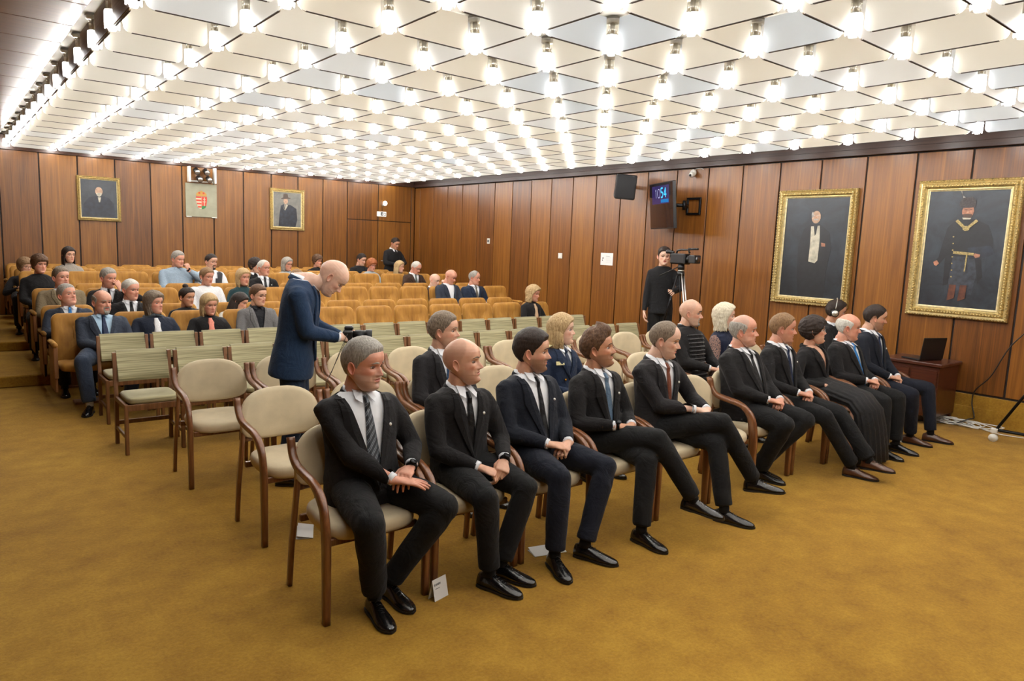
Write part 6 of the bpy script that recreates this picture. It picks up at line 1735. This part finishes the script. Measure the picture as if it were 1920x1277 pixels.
MB().box((.0, -.0245, .045), (.28, -.0235, .095), T=tvT).build('date_line', emitter('cyan_date_line', lin((40, 110, 170)), .8), tv)
ar = MB()
am = empty('television_mount', (WX - .012, 6.88, 2.50), RW, 'black articulated metal television mount bolted to the right wall', 'mount')
for (a, b) in (((-.13, -.13), (.13, -.10)), ((-.13, .10), (.13, .13)), ((-.13, -.10), (-.10, .10)), ((.10, -.10), (.13, .10))):
    MB().box((a[0], -.03, a[1]), (b[0], -.0, b[1]), bev=.003).build('mount_frame_bar', M_blackm, am)
Ri = am.matrix_world
MB().tube([(-.11, -.02, 0), (-.02, -.22, 0)], [(.018, .03)] * 2, 8, 0, True, up=(0, 0, 1)).build('mount_arm', M_blackm, am)
MB().tube([(-.02, -.22, 0), (-.22, -.30, 0)], [(.018, .028)] * 2, 8, 0, True, up=(0, 0, 1)).build('mount_arm', M_blackm, am)
MB().cyl((-.02, -.22, -.07), (-.02, -.22, .07), .025, .025, 12).build('mount_hinge', M_blackm, am)
MB().box((-.25, -.34, -.10), (-.20, -.28, .10), bev=.004).build('mount_plate', M_blackm, am)
# loudspeaker
ls = empty('loudspeaker', (8.66, 8.0, 2.81), math.radians(-38), 'black loudspeaker on a wall bracket left of the television', 'loudspeaker')
sm = MB(); T = Matrix.Rotation(.16, 4, 'X') @ Matrix.Rotation(.05, 4, 'Y')
R = [[T @ Vector((x, y, z)) for x, z in ((-a, -b + .02), (-a + .02, -b), (a - .02, -b), (a, -b + .02), (a, b - .02), (a - .02, b), (-a + .02, b), (-a, b - .02))] for y, a, b in ((-.13, .155, .185), (-.12, .165, .195), (.06, .15, .185), (.13, .11, .15))]
sm.rings(R, 0, False); sm.build('cabinet', M_black, ls)
MB().box((-.145, -.137, -.175), (.145, -.128, .175), bev=.004, T=T).build('grille', plain('speaker_grille', (26, 26, 28), .7, bmp=.5, bscale=300), ls)
MB().tube([(0, .12, .02), (.07, .24, .03), (.16, .42, .05)], [(.02, .03)] * 3, 8).build('bracket', M_blackm, ls)

# ------------------------------------------------------------------ video camera on its tripod
tp = empty('tripod', (8.22, 6.42, 0), 0, 'tall black tripod with silver tubes standing by the right wall', 'tripod')
hz = 1.50
for k, a in enumerate((math.radians(-100), math.radians(20), math.radians(140))):
    fx, fy = .42 * math.cos(a), .42 * math.sin(a)
    mb = MB()
    for s in (-1, 1):
        sx_, sy_ = -math.sin(a) * .022 * s, math.cos(a) * .022 * s
        mb.tube([(sx_ + .04 * math.cos(a), sy_ + .04 * math.sin(a), hz), (sx_ + fx * .55, sy_ + fy * .55, hz * .42)], [.010, .010], 8, 0, True)
    mb.tube([(fx * .5, fy * .5, hz * .5), (fx, fy, .0)], [.012, .010], 8, 1, True)
    mb.build('leg', [M_chrome if k == 0 else M_blackm, M_blackm], tp)
MB().cyl((0, 0, hz - .03), (0, 0, hz + .03), .06, .05, 16).build('crown', M_black, tp)
MB().cyl((0, 0, hz + .03), (0, 0, hz + .05), .045, .045, 16).build('levelling_ring', M_chrome, tp)
MB().cyl((0, 0, hz + .05), (0, 0, hz + .13), .05, .045, 16).build('fluid_head', M_black, tp)
MB().tube([(0, .03, hz + .10), (-.10, .30, hz - .05)], [.008, .008], 8).build('pan_handle', M_black, tp)
vc = empty('video_camera', (8.22, 6.42, hz + .13), math.radians(-8), 'large black video camera with hood and viewfinder mounted on the tripod', 'video camera')
MB().box((-.07, -.12, .0), (.07, .18, .15), bev=.018).build('camera_body', M_black, vc)
MB().cyl((0, -.10, .075), (0, -.20, .075), .052, .052, 20).build('lens_barrel', M_blackm, vc)
MB().box((-.065, -.31, .02), (.065, -.19, .135), bev=.012).build('lens_hood', M_black, vc)
MB().cyl((0, -.305, .077), (0, -.312, .077), .042, .042, 20).build('front_glass', M_scr, vc)
MB().tube([(0, .12, .13), (0, .10, .19), (0, .02, .205), (0, -.12, .205), (0, -.15, .16)], [(.014, .012)] * 5, 8, 0, True, up=(1, 0, 0)).build('top_handle', M_black, vc)
MB().tube([(.0, -.12, .215), (0, -.30, .22)], [.017, .015], 10).build('microphone', M_black, vc)
MB().tube([(-.02, .15, .16), (-.03, .24, .17), (-.03, .27, .17)], [.022, .030, .034], 12).build('viewfinder', M_black, vc)

# ------------------------------------------------------------------ photographer's camera
TTp = PINFO[pr_.name]
wm = Matrix.Translation(pr_.location) @ Matrix.Rotation(pr_.rotation_euler.z, 4, 'Z')
cpos = wm @ Vector((.0, -.405, 1.095))
dsl = empty('photo_camera', cpos, pr_.rotation_euler.z, 'black photo camera with long lens held by the standing bald person', 'photo camera')
MB().box((-.072, -.025, -.045), (.072, .045, .045), bev=.012).box((-.03, -.03, .04), (.03, .035, .072), bev=.01).build('camera_body', M_black, dsl)
mb = MB(); mb.rings([[(r_ * math.cos(a), y, r_ * math.sin(a)) for a in [2*PI*k/24 for k in range(24)]] for y, r_ in ((-.02, .036), (-.04, .036), (-.045, .041), (-.085, .043), (-.09, .040), (-.115, .040), (-.12, .046), (-.165, .048), (-.165, .040), (-.14, .036))], 0, True)
mb.build('lens', M_blackm, dsl)
MB().cyl((0, -.142, 0), (0, -.146, 0), .036, .036, 20).build('front_glass', M_scr, dsl)
MB().tube([(-.07, .01, .02), (-.10, .06, -.10), (-.08, .12, -.26), (-.02, .16, -.34), (.06, .12, -.26), (.09, .04, -.08), (.07, .01, .02)], [(.014, .002)] * 7, 6, 0, True, up=(0, -1, 0)).build('strap', M_black, dsl)

# ------------------------------------------------------------------ cabinet with laptop, cables, rolling stand
tb = empty('cabinet', (8.72, 3.33, 0), RW, 'low dark brown wooden cabinet against the right wall', 'cabinet')
MB().box((-.30, -.26, .10), (.30, .28, .66), bev=.004).build('carcass', M_tablewood, tb)
MB().box((-.33, -.29, .66), (.33, .29, .70), bev=.008).build('top', M_tablewood, tb)
MB().box((-.28, -.272, .14), (-.01, -.258, .62), bev=.004).build('door', M_tablewood, tb)
d2 = MB().box((.01, -.272, .14), (.28, -.258, .62), bev=.004).build('door', M_tablewood, tb)
MB().sphere((.04, -.282, .46), .012, 10, 6).build('knob', M_chrome, d2)
for s in (-1, 1):
    for q in (-1, 1): MB().box((s * .27 - .02, q * .24 - .02, 0), (s * .27 + .02, q * .24 + .02, .10), bev=.003).build('leg', M_tablewood, tb)
lp = empty('laptop', (8.70, 3.32, .70), math.radians(160), 'open black laptop on the dark cabinet by the right wall', 'laptop')
MB().box((-.17, -.12, .0), (.17, .12, .018), bev=.004).build('base', M_black, lp)
MB().box((-.15, -.10, .018), (.15, .05, .019)).build('keyboard', M_blackm, lp)
MB().box((-.17, -.006, 0), (.17, .006, .25), bev=.004, T=Matrix.Translation((0, .125, .014)) @ Matrix.Rotation(-.12, 4, 'X')).build('lid', M_black, lp)
rc = random.Random(11)
def coil(c, n, rx, ry, seed, z1):
    rc = random.Random(seed); pts = []
    for k in range(n * 14):
        a = 2*PI*k/14; q = k / (n * 14)
        pts.append(Vector((c[0] + rx * (1 + .35 * math.sin(q * 19)) * math.cos(a + q * 3) + .05 * math.sin(q * 31), c[1] + ry * (1 + .3 * math.sin(q * 23)) * math.sin(a + q * 3) + .08 * math.sin(q * 13), .010 + z1 * (.5 + .5 * math.sin(q * 37)) )))
    return pts
for i, (c, n, rx, ry, z1) in enumerate((((8.84, 3.02), 5, .085, .15, .05), ((8.86, 2.82), 5, .075, .20, .045))):
    pts = coil(c, n, rx, ry, i, z1)
    tag(MB().tube(pts, [.0055] * len(pts), 6, 0, True).build('cable', M_offwhite), ['tangled white cable heap on the floor nearer the cabinet', 'tangled white cable heap on the floor nearer the rolling stand'][i], 'cable', 'white cables by the right wall')
pts = bez([(8.80, 2.66, .012), (8.72, 2.45, .012), (8.80, 2.2, .012), (8.86, 1.9, .012), (8.88, 1.5, .012)], 6)
tag(MB().tube(pts, [.0055] * len(pts), 6).build('cable', M_offwhite), 'single white cable running along the floor past the rolling stand', 'cable', 'white cables by the right wall')
pts = bez([(8.96, 2.10, 1.70), (8.985, 2.35, 1.22), (8.99, 2.56, .92), (8.985, 2.70, .58), (8.98, 2.83, .40), (8.985, 2.85, .25), (8.95, 2.80, .10), (8.86, 2.82, .085), (8.78, 2.95, .02), (8.66, 3.15, .012), (8.5, 3.3, .012)], 6)
tag(MB().tube(pts, [.0065] * len(pts), 6).build('cable', M_black), 'black cable hanging down the right wall and curving onto the floor', 'cable')
st = empty('rolling_stand', (8.42, 2.12, 0), 0, 'black wheeled stand at the right edge, its leg leaning up past the wall', 'stand')
MB().tube([(-.06, .28, .135), (.16, .02, .72), (.30, -.16, 1.3)], [.014, .014, .014], 10).build('leg', M_blackm, st)
MB().tube([(-.06, .28, .125), (.10, .02, .10), (.22, -.25, .09)], [(.022, .016)] * 3, 8, 0, True, up=(0, 0, 1)).build('base_bar', M_blackm, st)
cs = MB().box((-.10, .265, .09), (-.04, .325, .14), bev=.006).build('caster', M_offwhite, st)
MB().cyl((-.095, .295, .042), (-.068, .295, .042), .042, .042, 20).build('wheel', M_offwhite, cs)
tag(MB().rings([[(8.30 + a * math.cos(t), 2.02 + b * math.sin(t), z) for t in [2*PI*k/20 for k in range(20)]] for z, a, b in ((0, .12, .07), (.02, .12, .07), (.05, .06, .035), (.09, .03, .02))], 0, True).build('stand_foot', M_black), 'black rubber foot on the carpet at the right edge', 'stand foot')

# ------------------------------------------------------------------ papers on the floor
def leaflet(x, y, rz, label, stand=False, text=False):
    r = empty('leaflet', (x, y, 0), rz, label, 'leaflet', 'white folded leaflets on the carpet')
    if stand:
        mb = MB()
        for s in (-1, 1):
            mb.add([(-.05, s * .022, .001), (.05, s * .022, .001), (.05, 0, .105), (-.05, 0, .105), (-.05, s * .0235, .001), (.05, s * .0235, .001), (.05, 0, .107), (-.05, 0, .107)], [(0, 1, 2, 3), (7, 6, 5, 4), (0, 4, 5, 1), (2, 6, 7, 3), (0, 3, 7, 4), (1, 5, 6, 2)], 0)
        mb.build('sheet', M_paper, r)
        for k, (x0, w_, z) in enumerate(((-.040, .008, .074), (-.028, .008, .074), (-.016, .008, .074), (-.004, .008, .074), (-.035, .030, .058))):
            y0 = -.0245 * (1 - z / .106)
            MB().box((x0, y0 - .0012, z), (x0 + w_, y0 - .0004, z + (.012 if k < 4 else .004))).build('printed_letter' if k < 4 else 'printed_line', M_greyink, r)
    else:
        mb = MB(); mb.box((-.105, -.05, .001), (.105, .05, .003)).build('sheet', M_paper, r)
        mb = MB(); mb.add([(-.105, -.05, .003), (.105, -.05, .003), (.105, .045, .020), (-.105, .045, .020), (-.105, -.05, .0045), (.105, -.05, .0045), (.105, .045, .0215), (-.105, .045, .0215)], [(0, 3, 2, 1), (4, 5, 6, 7), (0, 1, 5, 4), (3, 7, 6, 2), (0, 4, 7, 3), (1, 2, 6, 5)])
        mb.build('folded_page', M_paper, r)
leaflet(1.67, 4.02, 1.15, 'folded white leaflet on the carpet behind the nearest front-row armchair')
leaflet(2.74, 2.98, -.25, 'folded white leaflet on the carpet behind the shoe of the navy-suited person')
leaflet(1.905, 2.875, .25, 'small white tent-folded card with print standing by the second front-row chair leg', stand=True)
leaflet(7.52, 2.99, .2, 'white leaflet on the carpet behind the pleated skirt, partly hidden')
vs_.exposure = 0.74
